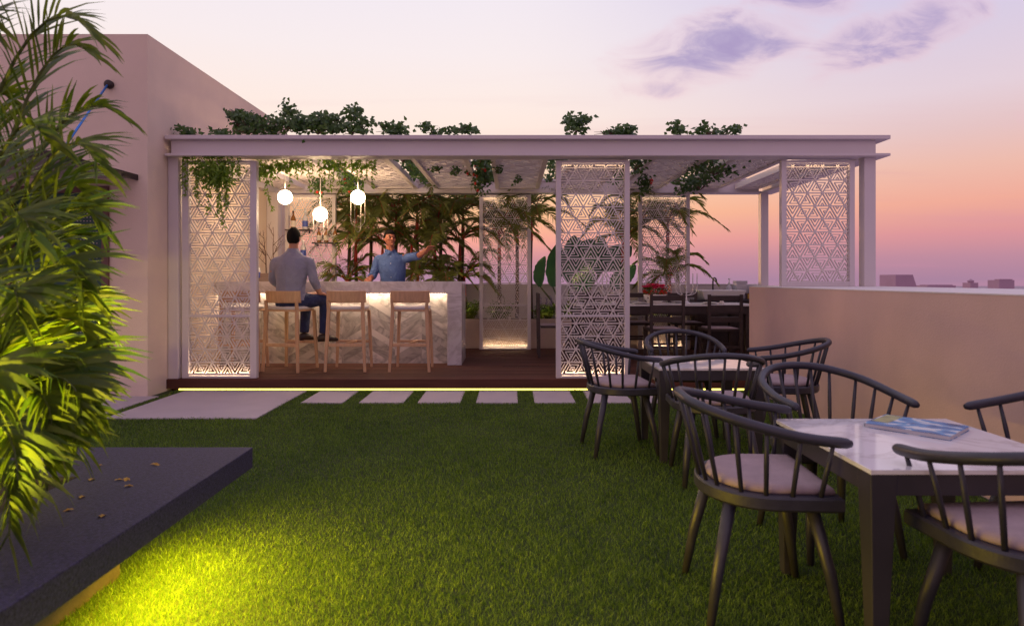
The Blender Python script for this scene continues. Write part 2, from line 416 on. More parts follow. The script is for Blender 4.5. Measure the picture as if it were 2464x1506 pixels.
# ------------------------------------------------------------------ building with door and canopy
bx, by, bh = -3.92, 6.90, 3.91
B = thing('building', 'tall beige rendered building with teal door at the left', 'building', (-6, 8.5, 0))
dx0, dx1, dz = -5.45, -4.33, 2.27
mb = MB()
y0 = by
def quad(*p): mb.add(p, [(0,1,2,3)])
quad((-9,y0,0),(dx0,y0,0),(dx0,y0,dz),(-9,y0,dz)); quad((dx1,y0,0),(bx,y0,0),(bx,y0,dz),(dx1,y0,dz))
quad((-9,y0,dz),(bx,y0,dz),(bx,y0,bh),(-9,y0,bh))
quad((dx0,y0,0),(dx0,y0+.2,0),(dx0,y0+.2,dz),(dx0,y0,dz)); quad((dx1,y0,0),(dx1,y0,dz),(dx1,y0+.2,dz),(dx1,y0+.2,0))
quad((dx0,y0,dz),(dx0,y0+.2,dz),(dx1,y0+.2,dz),(dx1,y0,dz))
quad((bx,y0,0),(bx,11.2,0),(bx,11.2,bh),(bx,y0,bh)); quad((-9,y0,bh),(bx,y0,bh),(bx,11.2,bh),(-9,11.2,bh))
quad((-9,11.2,0),(-9,11.2,bh),(bx,11.2,bh),(bx,11.2,0)); quad((-9,y0,0),(-9,y0,bh),(-9,11.2,bh),(-9,11.2,0))
build(mb, 'wall', M['stucco'], B, True)
mb = MB().box(dx1-.07, dx1+.0, y0-.03, y0+.12, 0.012, dz+.0).box(dx0, dx0+.07, y0-.03, y0+.12, .012, dz).box(dx0+.07, dx1-.07, y0-.03, y0+.12, dz-.07, dz)
build(mb, 'door_frame', M['doorframe'], B, True)
D = build(MB().box(dx0+.07, dx1-.07, y0+.04, y0+.09, .012, dz-.07), 'door', M['doorgreen'], B, True)
mb = MB()
for i in range(7):
    for j in range(38):
        xx = dx1-.16-i*.035; zz = .5+j*.04
        mb.box(xx-.006, xx+.006, y0+.034, y0+.0395, zz-.006, zz+.006)
build(mb, 'perforation', M['glassw'], D, True)
build(MB().tube([(dx0+.16,y0+.04,.95),(dx0+.16,y0-.02,.95),(dx0+.16,y0-.02,1.25),(dx0+.16,y0+.04,1.25)], .012), 'handle', M['silver'], D, True, True)
C_ = build(MB().box(-5.9, -4.045, 5.62, by, 2.355, 2.375), 'canopy', M['glassw'], B, True)
build(MB().box(-4.045, -4.02, 5.60, by, 2.335, 2.395).box(-5.9, -4.045, 5.595, 5.62, 2.335, 2.395), 'canopy_frame', M['darkmetal'], C_, True)
build(MB().tube([(-4.33, by-.03, 3.36), (-4.06, 5.76, 2.40)], .011), 'tie_rod', M['rod'], C_, True, True)
build(xform(MB().lathe([(.042,0),(.046,.012),(.046,.045),(.03,.055)], 20), Matrix.Translation((-4.32, by, 3.36)) @ Matrix.Rotation(R(90),4,'X')), 'wall_anchor', M['darkmetal'], B, True, True)

# ------------------------------------------------------------------ parapet walls
T = thing('parapet_wall', 'broad beige rendered parapet wall running beside the spindle chairs', 'wall', (3.5, 3, 0))
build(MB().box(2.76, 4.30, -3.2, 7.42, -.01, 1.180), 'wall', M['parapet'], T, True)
build(MB().box(2.757, 4.31, -3.2, 7.423, 1.180, 1.188), 'coping', M['coping'], T, True)
T = thing('parapet_wall', 'low white parapet along the far edge behind the sink counter', 'wall', (0, 11.1, 0))
build(MB().box(-3.92, 4.30, 11.0, 11.2, -.01, 1.18), 'wall', M['coping'], T, True)
build(MB().box(-3.92, 4.31, 10.98, 11.21, 1.18, 1.19), 'coping', M['coping'], T, True)
T = thing('parapet_wall', 'short pale side parapet closing the right end of the deck', 'wall', (4.2, 9.2, 0))
build(MB().box(4.02, 4.30, 7.425, 10.98, -.01, 1.168), 'wall', M['coping'], T, True)

# ------------------------------------------------------------------ deck
T = thing('deck', 'raised brown timber deck under the pergola with a glowing lower edge', 'deck', (0, 9, 0))
mb = MB(); yb = 7.30
k = 0
while yb < 10.98:
    xs = [-3.92] + sorted(rnd.uniform(-3, 3.4) for _ in range(2)) + [4.02]
    for a, b in zip(xs, xs[1:]):
        mb.box(a+.001, b-.001, yb, yb+.118, DECK-.025, DECK + rnd.uniform(-.0008, .0008))
    yb += .122; k += 1
build(mb, 'deck_boards', M['deck'], T, True)
build(MB().box(-3.92, 2.755, 7.275, 7.299, .030, DECK-.002).box(-3.9, 4.0, 7.36, 10.97, -.005, DECK-.03), 'fascia', M['deck'], T, True)
build(MB().box(-3.80, 2.70, 7.315, 7.335, .004, .026), 'led_strip', M['leddeck'], T, True)

# ------------------------------------------------------------------ pergola
PG = thing('pergola', 'white steel pergola with I-beams and perforated roof panels', 'pergola', (0, 8.9, 0))
zb, zt = 2.658, 2.892
def ibeam_x(x0, x1, y0, y1, web0, web1, wy):
    return MB().box(x0, x1, y0, y1, zt-.045, zt).box(x0, x1, y0, y1, zb, zb+.03).box(web0, web1, wy, wy+.06, zb+.03, zt-.045)
build(ibeam_x(-3.90, 4.27, 7.20, 7.44, -3.86, 4.14, 7.265), 'beam', M['white'], PG, True, bevel=.004)
build(ibeam_x(-3.90, 4.02, 10.30, 10.52, -3.86, 4.0, 10.33), 'beam', M['white'], PG, True, bevel=.004)
build(MB().box(4.03, 4.27, 7.445, 10.52, zt-.045, zt).box(4.03, 4.27, 7.445, 10.52, zb, zb+.03).box(4.12, 4.18, 7.445, 10.50, zb+.03, zt-.045), 'beam', M['white'], PG, True, bevel=.004)
build(MB().box(-3.915, -3.80, 7.445, 10.295, zb, zt), 'beam', M['white'], PG, True, bevel=.004)
def post(x0, x1, y0, y1, z0): build(MB().box(x0, x1, y0, y1, z0, zb), 'post', M['white'], PG, True, bevel=.004)
post(-3.915, -3.80, 7.30, 7.42, DECK); post(4.03, 4.16, 7.30, 7.42, 1.188); post(4.03, 4.15, 10.32, 10.44, 1.168); post(-3.915, -3.735, 10.24, 10.42, DECK)
# triangular fretwork
def lattice(w, h, a=.172, bw=.0110, thick=1.0, z0=0.0, xoff=0.0, fill=True):
    """bars in the XZ plane, x in 0..w, z in 0..h, from a triangular grid with V-shaped infill"""
    mb = MB(); rh = a*math.sqrt(3)/2
    rows = int(h/rh)+2
    dth = {'h':.018,'p':.0172,'n':.0164,'c':.0150,'d':.0142}
    def bar(p, q, kind): 
        mb.bar((p[0],0,p[1]), (q[0],0,q[1]), bw*1.15 if kind in 'hpn' else bw*.85, dth[kind]*thick, (0,1,0))
    for r in range(rows+1):
        bar((-.05, r*rh+z0), (w+.05, r*rh+z0), 'h')
    nmax = int(w/a)+rows+3
    for i in range(-rows-2, nmax):
        x = i*a+xoff
        bar((x, z0), (x+rows*a/2, z0+rows*rh), 'p'); bar((x, z0), (x-rows*a/2, z0+rows*rh), 'n')
    for r in range(-1, rows):
        for i in range(-2, int(w/a)+3):
            sh = (r % 2)*a/2 + xoff
            A, B, C = (i*a+sh, r*rh+z0), ((i+1)*a+sh, r*rh+z0), ((i+.5)*a+sh, (r+1)*rh+z0)
            Dn = ((i+1.5)*a+sh, (r+1)*rh+z0)
            for k, tri in enumerate(((A,B,C), (C,B,Dn))):
                if max(p[0] for p in tri) < -.0 or min(p[0] for p in tri) > w: continue
                s = (i + r*2 + k*2 + (r//2)) % 3
                p = [Vector(q) for q in (tri[s], tri[(s+1)%3], tri[(s+2)%3])]
                m = (p[1]+p[2])/2
                for f in (.40, .76):
                    o = p[0] + (m-p[0])*f
                    bar(o, o+(p[1]-p[0])*(1-f), 'c'); bar(o, o+(p[2]-p[0])*(1-f), 'd')
    me = bpy.data.meshes.new('t'); me.from_pydata(mb.v, [], mb.f); bm = bmesh.new(); bm.from_mesh(me)
    for co_, no in (((0,0,0),(-1,0,0)), ((w,0,0),(1,0,0)), ((0,0,0),(0,0,-1)), ((0,0,h),(0,0,1))):
        bmesh.ops.bisect_plane(bm, geom=bm.verts[:]+bm.edges[:]+bm.faces[:], plane_co=co_, plane_no=no, clear_outer=True)
    bm.to_mesh(me); bm.free()
    out = MB(); out.v = [tuple(v.co) for v in me.vertices]; out.f = [tuple(p.vertices) for p in me.polygons]
    bpy.data.meshes.remove(me); return out
roof_x = [-3.16+.97*i for i in range(7)]
rl = lattice(.58, 2.63)
for i, x in enumerate(roof_x + [-3.74, 3.60]):
    w = .70 if i < 7 else (.42 if i == 7 else .40)
    f = MB().box(x, x+.06, 7.45, 10.29, 2.72, 2.80).box(x+w-.06, x+w, 7.45, 10.29, 2.72, 2.80).box(x+.06, x+w-.06, 7.45, 7.53, 2.722, 2.798).box(x+.06, x+w-.06, 10.18, 10.29, 2.715, 2.798)
    fr = build(f, 'roof_panel', M['panelw'], PG, True)
    l = rl if i < 7 else lattice(w-.12, 2.63)
    m2 = MB(); m2.f = list(l.f); m2.v = [(x+.06+v[0], 7.53+v[2]*1.007, 2.75+v[1]*1.4) for v in l.v]
    build(m2, 'fretwork', M['panelw'], fr, True)

# ------------------------------------------------------------------ fretwork screens
def screen(x0, x1, y, z0, z1, label, sw=.058, mid=True, led=True, a=.172, toped=True, xoff=0, ledtop=True):
    T = thing('screen_panel', label, 'screen', ((x0+x1)/2, y, z0), group='white fretwork screens round the pergola')
    d = .035
    fr = MB().box(x0, x0+sw, y-d, y+d, z0, z1).box(x1-sw, x1, y-d, y+d, z0, z1).box(x0+sw, x1-sw, y-d+.002, y+d-.002, z0, z0+.030).box(x0+sw, x1-sw, y-d+.002, y-d+.010, z0+.031, z0+.055).box(x0+sw, x1-sw, y-d+.002, y+d-.002, z1-.03, z1).box(x0+sw, x1-sw, y-d+.002, y-d+.010, z1-.05, z1-.031)
    build(fr, 'frame', M['white'], T, True, bevel=.003)
    l = lattice(x1-x0-2*sw, z1-z0-.062, a=a, xoff=xoff)
    m2 = MB(); m2.f = l.f; m2.v = [(x0+sw+v[0], y+.008+v[1], z0+.031+v[2]) for v in l.v]
    build(m2, 'fretwork', M['panelw'], T, True)
    if mid: build(MB().box(x0+sw, x1-sw, y-.022, y+.022, .836, .862), 'mid_rail', M['white'], T, True)
    if led: build(MB().box(x0+sw+.01, x1-sw-.01, y-d+.011, y-d+.023, z0+.0315, z0+.036), 'led_strip', M['ledwarm'], T, True)
    if ledtop: build(MB().box(x0+sw+.01, x1-sw-.01, y-d+.011, y-d+.023, z1-.036, z1-.0315), 'led_strip', M['ledtop'], T, True)
    return T
ZT = 2.63
screen(-3.775, -2.92, 7.37, DECK+.001, ZT, 'tall white fretwork screen under trailing vines by the building corner', sw=.075)
screen(.515, 1.36, 7.37, DECK+.001, ZT, 'tall white fretwork screen standing alone at the middle of the deck front')
screen(3.10, 3.94, 7.37, 1.189, ZT, 'shorter white fretwork screen standing on the broad parapet wall', mid=False, led=False)
S1 = screen(-3.66, -2.84, 10.38, DECK+.001, 2.64, 'white fretwork screen behind the bar carrying bottle shelves', mid=False)
screen(-.515, .32, 10.38, DECK+.001, 2.64, 'white fretwork screen at the back, between bar and dining table, base brightly lit')
screen(2.06, 2.89, 10.38, DECK+.001, 2.64, 'white fretwork screen at the back behind the pink flowers')

# ------------------------------------------------------------------ bar
BR = thing('bar_counter', 'white marble bar counter with chevron tiled front and glowing underside', 'bar', (-2.2, 8.8, DECK))
xL, xR = -3.905, -.655
build(MB().box(xL, xR, 8.45, 9.20, DECK+.945, DECK+1.105), 'counter_top', M['marble'], BR, True, bevel=.004)
build(MB().box(xR-.19, xR, 8.45, 9.20, DECK+.001, DECK+.944), 'end_panel', M['marble'], BR, True, bevel=.004)
fx0, fx1, fz0, fz1, fy = xL, xR-.192, DECK+.002, DECK+.942, 8.64
build(MB().box(fx0, fx1, fy+.008, 9.10, fz0, fz1), 'counter_body', M['grout'], BR, True)
mb = MB(); cw = .36; th = .10; sl = .60
nc = int((fx1-fx0)/cw)+1
for c in range(nc):
    xa = fx1-(c+1)*cw; xb = xa+cw; s = sl if c % 2 else -sl
    for r in range(-5, 16):
        z = fz0 + r*th
        g = .0022
        xa2 = max(xa, fx0)
        za, zb2 = (z, z+s*cw)
        mb.add([(xa2+g, fy, za+g), (xb-g, fy, zb2+g), (xb-g, fy, zb2+th-g), (xa2+g, fy, za+th-g),
                (xa2+g, fy+.007, za+g), (xb-g, fy+.007, zb2+g), (xb-g, fy+.007, zb2+th-g), (xa2+g, fy+.007, za+th-g)],
               [(0,1,2,3),(7,6,5,4),(0,4,5,1),(1,5,6,2),(2,6,7,3),(3,7,4,0)])
me = bpy.data.meshes.new('t'); me.from_pydata(mb.v, [], mb.f); bm = bmesh.new(); bm.from_mesh(me)
for co_, no in (((0,0,fz0),(0,0,-1)), ((0,0,fz1),(0,0,1))):
    g = bmesh.ops.bisect_plane(bm, geom=bm.verts[:]+bm.edges[:]+bm.faces[:], plane_co=co_, plane_no=no, clear_outer=True)
bm.to_mesh(me); bm.free()
mb = MB(); mb.v = [tuple(v.co) for v in me.vertices]; mb.f = [tuple(p.vertices) for p in me.polygons]; bpy.data.meshes.remove(me)
build(mb, 'tiled_front', M['tile'], BR, True)
build(MB().box(xL+.02, xR-.22, 8.570, 8.605, DECK+.9415, DECK+.9445), 'led_strip', M['ledbar'], BR, True)
# ------------------------------------------------------------------ spindle chairs and lawn tables
def catmull(pts, n):
    pts = [Vector(p) for p in pts]; out = []
    for i in range(len(pts)-1):
        p0 = pts[max(i-1,0)]; p1 = pts[i]; p2 = pts[i+1]; p3 = pts[min(i+2,len(pts)-1)]
        for k in range(n):
            s = k/n
            out.append(.5*((2*p1)+(p2-p0)*s+(2*p0-5*p1+4*p2-p3)*s*s+(3*p1-p0-3*p2+p3)*s**3))
    out.append(pts[-1]); return out
def make_spindle_chair():
    T = thing('spindle_chair', 'x', 'chair', group='charcoal spindle armchairs on the lawn')
    half = [(-.285,.235,.700), (-.300,.06,.722), (-.265,-.13,.765), (-.150,-.262,.802), (0,-.295,.815)]
    path = half + [(-x,y,z) for x,y,z in reversed(half[:-1])]
    rail = catmull(path, 7)
    n = len(rail)
    rad = [.0195]*n; rad[0] = .012; rad[1] = .018; rad[-1] = .012; rad[-2] = .018
    build(MB().tube(rail, rad, 10), 'arm_rail', M['rail'], T, smooth=True)
    # seat: D shaped, front edge straight
    def dshape(s, yb=0):
        pts = []
        for k in range(61):
            a = PI*k/60
            pts.append((-math.cos(a)*.262*s, -math.sin(a)**.9*.255*s + .02))
        return [(-.262*s,.225*s), ] + pts + [(.262*s,.225*s)]
    poly = dshape(1.0)
    sm = MB().loft([[(x*.97,y*.97,.447) for x,y in poly], [(x,y,.456) for x,y in poly], [(x,y,.492) for x,y in poly], [(x*.975,y*.975,.500) for x,y in poly]])
    build(sm, 'seat', M['rail'], T, smooth=False, bevel=0)
    pc = dshape(.86)
    cm = MB().loft([[(x,y+.01,.5005) for x,y in pc], [(x*1.015,y*1.015+.01,.512) for x,y in pc], [(x*.985,y*.985+.01,.524) for x,y in pc], [(x*.86,y*.86+.01,.532) for x,y in pc], [(x*.4,y*.4+.01,.536) for x,y in pc]])
    build(cm, 'cushion', M['cushion'], T, smooth=True)
    # spindles
    m = 13
    for k in range(m):
        f = .045 + .91*k/(m-1)
        top = rail[int(round(f*(n-1)))]
        a = PI*(.02+.96*f)
        bx_ = -math.cos(a)*.243; by_ = -math.sin(a)**.9*.236+.02
        if top.y > .02: bx_ = math.copysign(.243, top.x); by_ = min(.185, top.y*.85)
        else:
            an = math.atan2(top.y-.02, top.x); bx_ = math.cos(an)*.243; by_ = math.sin(an)*.236+.02
        build(MB().tube([(bx_,by_,.485), ((bx_+top.x)/2,(by_+top.y)/2,.485+(top.z-.485)*.5), (top.x,top.y,top.z-.006)], [.0085,.0095,.0070], 7), 'spindle', M['rail'], T, smooth=True)
    for sx_, sy_ in ((-1,-1),(1,-1),(-1,1),(1,1)):
        build(MB().tube([(sx_*.165,sy_*.145+.0,.450), (sx_*.205,sy_*.20,.20), (sx_*.225,sy_*.232,.0)], [.0250,.0215,.0150], 10), 'leg', M['rail'], T, smooth=True)
    return T
ch0 = make_spindle_chair()
chairs = [
 (.80, 4.76, -90+6, 'charcoal spindle armchair on the left side of the far marble table, nearest the middle screen'),
 (1.43, 5.34, 180-4, 'charcoal spindle armchair behind the far marble table, facing the camera'),
 (2.06, 4.82, 90-14, 'charcoal spindle armchair right of the far marble table, against the parapet wall'),
 (1.29, 4.09, -4, 'charcoal spindle armchair in front of the far marble table, its back to the camera'),
 (.965, 2.52, -90-4, 'charcoal spindle armchair left of the near table with the magazine, fully visible mauve cushion'),
 (1.53, 3.10, 180+6, 'charcoal spindle armchair behind the near table with the magazine'),
 (2.29, 2.60, 90+4, 'charcoal spindle armchair right of the near table, cut by the right edge'),
 (1.60, 1.95, 4, 'nearest charcoal spindle armchair, in the lower right corner of the picture'),
]
for i, (x, y, rz, lb) in enumerate(chairs):
    c = ch0 if i == 0 else copy_tree(ch0)
    c.location = (x, y, 0); c.rotation_euler = (0, 0, R(rz)); c['label'] = lb
def lawn_table(x0, x1, y0, y1, label):
    h = .66; cx, cy = (x0+x1)/2, (y0+y1)/2; hx, hy = (x1-x0)/2, (y1-y0)/2
    T = thing('lawn_table', label, 'table', (cx, cy, 0), group='square marble topped tables on the lawn')
    build(MB().box(-hx, hx, -hy, hy, h-.016, h), 'table_top', M['tabletop'], T, bevel=.002)
    ap = MB(); i = .006
    ap.box(-hx+i, hx-i, -hy+i, -hy+i+.03, h-.085, h-.0165).box(-hx+i, hx-i, hy-i-.03, hy-i, h-.085, h-.0165)
    ap.box(-hx+i, -hx+i+.03, -hy+i+.031, hy-i-.031, h-.085, h-.0165).box(hx-i-.03, hx-i, -hy+i+.031, hy-i-.031, h-.085, h-.0165)
    build(ap, 'apron', M['tablemetal'], T, bevel=.002)
    for sx_ in (-1, 1):
        for sy_ in (-1, 1):
            build(MB().taper((sx_*(hx-.045), sy_*(hy-.045), h-.017), (sx_*(hx-.040), sy_*(hy-.040), 0), .085, .045), 'leg', M['tablemetal'], T, bevel=.003)
    return T
lawn_table(1.014, 1.745, 4.39, 5.10, 'far square marble table on the lawn, bare top')
lawn_table(1.152, 1.906, 2.05, 2.805, 'near square marble table on the lawn with a magazine on it')

# magazine
T = thing('magazine', 'closed blue magazine lying on the near marble table', 'magazine', (1.655, 2.615, .6605), R(-49))
build(MB().box(-.150, .150, -.125, .125, .0015, .016), 'pages', M['paper'], T)
m, t, b, out = base('magazine_cover')
tc = t.new('ShaderNodeTexCoord'); mp = t.new('ShaderNodeMapping'); t.link(tc.outputs['Object'], mp.inputs[0]); mp.inputs['Scale'].default_value = (1,1.6,1)
n1 = t.noise(mp.outputs[0], 9, 3, .5, .6)
c = t.ramp(n1, [(.30,(.015,.05,.14)),(.46,(.03,.20,.50)),(.52,(.10,.34,.62)),(.56,(.62,.68,.72)),(.68,(.70,.74,.76)),(.74,(.05,.14,.05))])
t.link(c, b.inputs['Base Color']); b.inputs['Roughness'].default_value = .25
build(MB().box(-.152, .152, -.127, .127, .0162, .0172).box(-.1555, .152, -.127, .127, 0, .0012).box(-.1555, -.1522, -.127, .127, .0013, .0171), 'cover', m, T)
build(MB().box(-.148, -.085, -.06, .118, .01725, .0176), 'picture', mat('magazine_picture', (.30,.30,.10), .3, var=.6, scale=18), T)

# ------------------------------------------------------------------ bar stools
def make_stool():
    T = thing('bar_stool', 'x', 'stool', group='oak bar stools along the bar')
    # local: front = +y (towards the bar), back at -y
    for s in (-1, 1):
        build(MB().loft([[Vector(p)+Vector(d) for d in ((-w,-w*.8,0),(w,-w*.8,0),(w,w*.8,0),(-w,w*.8,0))] for p, w in (((s*.243,-.235,0),.017),((s*.222,-.215,.42),.021),((s*.208,-.200,.76),.021),((s*.214,-.222,.88),.016))]), 'leg', M['oak'], T, bevel=.006)
        build(MB().loft([[Vector(p)+Vector(d) for d in ((-w,-w*.8,0),(w,-w*.8,0),(w,w*.8,0),(-w,w*.8,0))] for p, w in (((s*.225,.235,0),.016),((s*.208,.215,.42),.020),((s*.196,.200,.742),.021))]), 'leg', M['oak'], T, bevel=.006)
    sf = MB()
    poly = [(-.215,-.205),(.215,-.205),(.222,.10),(.20,.205),(.12,.225),(-.12,.225),(-.20,.205),(-.222,.10)]
    build(MB().prism(poly, .738, .762), 'seat_frame', M['oak'], T, bevel=.006)
    pd = MB().loft([[(x*a,y*a,z) for x,y in poly] for a, z in ((.97,.7625),(1.0,.775),(.99,.792),(.93,.802),(.5,.796))])
    build(pd, 'seat_pad', M['seatpad'], T, smooth=True)
    rows = []
    for zz, off in ((.845,0),(.86,-.006),(.98,-.020),(.992,-.018)):
        ring = []
        N = 12
        for k in range(N+1):
            u_ = -1+2*k/N; ring.append((u_*.245, -.245+.085*abs(u_)**2.4+off, zz))
        for k in range(N, -1, -1):
            u_ = -1+2*k/N; ring.append((u_*.228, -.222+.085*abs(u_)**2.4+off, zz))
        rows.append(ring)
    b = MB(); b.loft(rows, caps=False)
    n = 26
    for base_ in (0, 3*n):
        for k in range(12): b.f.append((base_+k, base_+k+1, base_+24-k, base_+25-k))
    build(b, 'backrest', M['oak'], T, smooth=False, bevel=.004)
    build(MB().bar((-.205,-.216,.33),(.205,-.216,.33),.020,.040), 'rear_rail', M['oak'], T, bevel=.003)
    build(MB().bar((-.195,.216,.335),(.195,.216,.335),.020,.036), 'footrest', M['oak'], T, bevel=.003)
    build(MB().bar((-.03,-.205,.33),(.03,.205,.335),.018,.03), 'stretcher', M['oak'], T, bevel=.003)
    return T
s0 = make_stool()
for i, (x, y, rz, lb) in enumerate([
  (-2.03, 8.05, 0, 'empty oak bar stool right of the seated man'),
  (-1.245, 8.05, 0, 'empty oak bar stool nearest the right end of the bar'),
  (-2.76, 8.03, -14, 'oak bar stool the man sits on, turned slightly'),
  (-3.36, 8.06, 6, 'oak bar stool half hidden behind the left fretwork screen')]):
    c = s0 if i == 0 else copy_tree(s0)
    c.location = (x, y, DECK+.001); c.rotation_euler = (0,0,R(rz)); c['label'] = lb

# ------------------------------------------------------------------ dining set
def make_dining_chair():
    T = thing('dining_chair', 'x', 'chair', group='dark ladder-back dining chairs')
    for s in (-1, 1):
        build(MB().taper((s*.215,-.215,0), (s*.215,-.225,.93), .036, .040), 'back_post', M['dark'], T, bevel=.003)
        build(MB().taper((s*.21,.215,.43), (s*.21,.215,0), .042, .036), 'leg', M['dark'], T, bevel=.003)
    build(MB().box(-.235, .235, -.195, .24, .432, .462), 'seat', M['dark'], T, bevel=.005)
    build(MB().box(-.19, .19, -.192, .228, .4625, .474), 'seat_pad', M['cushion'], T, bevel=.004)
    for z0, z1 in ((.845,.915),(.69,.785),(.555,.63)):
        build(MB().box(-.196, .196, -.232, -.206, z0, z1), 'slat', M['dark'], T, bevel=.003)
    build(MB().bar((-.2,.215,.22),(.2,.215,.22),.02,.03).bar((-.2,-.215,.22),(.2,-.215,.22),.02,.03), 'stretcher', M['dark'], T, bevel=.002)
    return T
d0 = make_dining_chair()
for i, (x, y, rz, lb) in enumerate([
  (2.10, 8.83, 0, 'dark ladder-back dining chair in front of the pink flower pot, back to the camera'),
  (2.88, 8.83, 0, 'dark ladder-back dining chair in front of the sink, beside the parapet wall end'),
  (1.22, 8.83, 0, 'dark ladder-back dining chair seen through the middle fretwork screen'),
  (.62, 9.45, -90, 'dark ladder-back dining chair at the left head of the dining table'),
  (1.95, 10.02, 180, 'dark ladder-back dining chair across the table, left of the flower pot'),
  (2.74, 10.02, 180, 'dark ladder-back dining chair across the table, behind the candelabra'),
  (1.20, 10.02, 180, 'dark ladder-back dining chair across the table behind the middle screen')]):
    c = d0 if i == 0 else copy_tree(d0)
    c.location = (x, y, DECK+.001); c.rotation_euler = (0,0,R(rz)); c['label'] = lb
T = thing('dining_table', 'long dark dining table with a pale stone top under the pergola', 'table', (2.2, 9.5, DECK))
build(MB().box(.92, 3.50, 9.07, 9.93, DECK+.752, DECK+.777), 'table_top', M['ceramic'], T, True, bevel=.003)
build(MB().box(.96, 3.46, 9.10, 9.90, DECK+.640, DECK+.7515), 'apron', M['dark'], T, True, bevel=.003)
for xx in (1.03, 3.39):
    for yy_ in (9.17, 9.83): build(MB().taper((xx,yy_,DECK+.64),(xx,yy_,DECK+.001),.10,.08), 'leg', M['dark'], T, True, bevel=.003)
TZ = DECK+.7775
# pots, candelabra, plates
def flower_pot(loc):
    T = thing('flower_pot', 'white pot of pink and red flowers on the dining table', 'flower pot', loc)
    build(MB().lathe([(.085,0),(.10,.01),(.155,.07),(.165,.125),(.158,.135),(.145,.13)], 26), 'pot', M['pot'], T, smooth=True)
    mo = MB()
    for a in (-140, -105, -90, -78, -42):
        A = Matrix.Rotation(R(a),4,'Z'); w_ = .035 if a == -42 else .013
        mo.box(.1545, .1585, -w_, w_, .075, .105, A)
    build(mo, 'painted_motif', M['motif'], T)
    lf, fl, fr = MB(), MB(), MB()
    for k in range(240):
        a = rnd.uniform(0, 2*PI); r = .15*math.sqrt(rnd.random()); z = .12+rnd.random()*.12
        leaf(lf, (r*math.cos(a), r*math.sin(a), z), Vector((math.cos(a),math.sin(a),rnd.uniform(-.2,.8))), .05, .024)
    for k in range(60):
        a = rnd.uniform(0, 2*PI); r = .17*math.sqrt(rnd.random())
        c_ = Vector((r*math.cos(a), r*math.sin(a), .245+rnd.uniform(-.01,.05)-r*.12))
        for j in range(6):
            b_ = j*PI/3; leaf(fl, c_, Vector((math.cos(b_),math.sin(b_),.25)), .042, .026)
    for k in range(34):
        a = rnd.uniform(0, 2*PI); r = .16
        c_ = Vector((r*math.cos(a), r*math.sin(a), .14+rnd.uniform(0,.05)))
        for j in range(5):
            b_ = j*PI/2.5; leaf(fr, c_, Vector((math.cos(b_),.4*math.sin(a)+.1,math.sin(b_))), .028, .02)
    build(lf, 'leaves', M['shrub'], T); build(fl, 'pink_flowers', M['flower'], T); build(fr, 'red_flowers', M['redflower'], T)
def leaf(mb, p, d, L, w_, curl=.18, up=None):
    p = Vector(p); d = d.normalized()
    up = up or Vector((rnd.uniform(-1,1), rnd.uniform(-1,1), rnd.uniform(.2,1.4)))
    s = d.cross(up)
    if s.length < 1e-3: s = Vector((1,0,0))
    s.normalize(); nrm = s.cross(d)
    b = len(mb.v)
    q = [p, p+d*L*.35-s*w_*.5+nrm*L*curl*.3, p+d*L*.35+nrm*L*curl*.1, p+d*L*.35+s*w_*.5+nrm*L*curl*.3, p+d*L-nrm*L*curl]
    mb.v += [tuple(x) for x in q]
    mb.f += [(b,b+1,b+2),(b,b+2,b+3),(b+1,b+4,b+2),(b+2,b+4,b+3)]
flower_pot((2.13, 9.50, TZ+.001))
def candelabrum(loc, label, rz):
    T = thing('candelabrum', label, 'candelabrum', loc, rz, group='pale candelabra on the dining table')
    build(MB().lathe([(.062,0),(.062,.008),(.03,.02),(.013,.045),(.018,.06),(.010,.075),(.010,.15),(.017,.16),(.010,.175)], 16), 'base', M['silver'], T, smooth=True)
    ar = MB()
    for s in (-1, 1):
        for r, z in ((.165,.255),(.10,.255)):
            pts = [(0,0,.115)] + [(s*(r-.07+.07*math.sin(a)) if a > 0 else s*.0, 0, .21-.07*math.cos(a)-.0) for a in [PI/2*k/5 for k in range(1,6)]] + [(s*r,0,z)]
            pts = [(0,0,.118), (s*r*.5,0,.128), (s*r*.82,0,.152), (s*r*.97,0,.195), (s*r,0,z)]
            ar.tube(catmull(pts,4), .0055, 7)
            ar.lathe([(.006,0),(.016,.006),(.016,.01),(.009,.012),(.011,.03)], 10, (s*r,0,z))
    ar.tube([(0,0,.17),(0,0,.27)], .006, 7).lathe([(.006,0),(.016,.006),(.016,.01),(.009,.012),(.011,.03)], 10, (0,0,.27))
    build(ar, 'arms', M['silver'], T, smooth=True)
    for x_, z_ in ((-.165,.285),(-.10,.285),(0,.30),(.10,.285),(.165,.285)):
        build(MB().tube([(x_,0,z_),(x_,0,z_+.155),(x_,0,z_+.165)], [.0078,.0070,.002], 8), 'candle', M['ceramic'], T, smooth=True)
candelabrum((2.60, 9.50, TZ+.001), 'pale five-armed candelabrum beside the pink flower pot', R(6))
candelabrum((1.52, 9.50, TZ+.001), 'pale five-armed candelabrum partly behind the middle screen', R(-8))
plates = [(1.88,9.28,'between the flower pot and the middle screen'),(2.88,9.28,'in front of the sink end of the table'),(2.58,9.78,'across the table behind the candelabrum'),(1.22,9.28,'seen through the middle screen, near side'),(1.85,9.78,'across the table behind the flower pot')]
for x_, y_, lb in plates:
    T = thing('dinner_plate', 'white plates stacked with a bowl, ' + lb, 'plate', (x_, y_, TZ+.001), group='place settings on the dining table')
    build(MB().lathe([(.07,0),(.13,.010),(.135,.014),(.128,.014),(.06,.006)], 22), 'plate', M['ceramic'], T, smooth=True)
    build(MB().lathe([(.05,.008),(.095,.020),(.10,.024),(.094,.024),(.04,.014)], 20), 'side_plate', M['ceramic'], T, smooth=True)
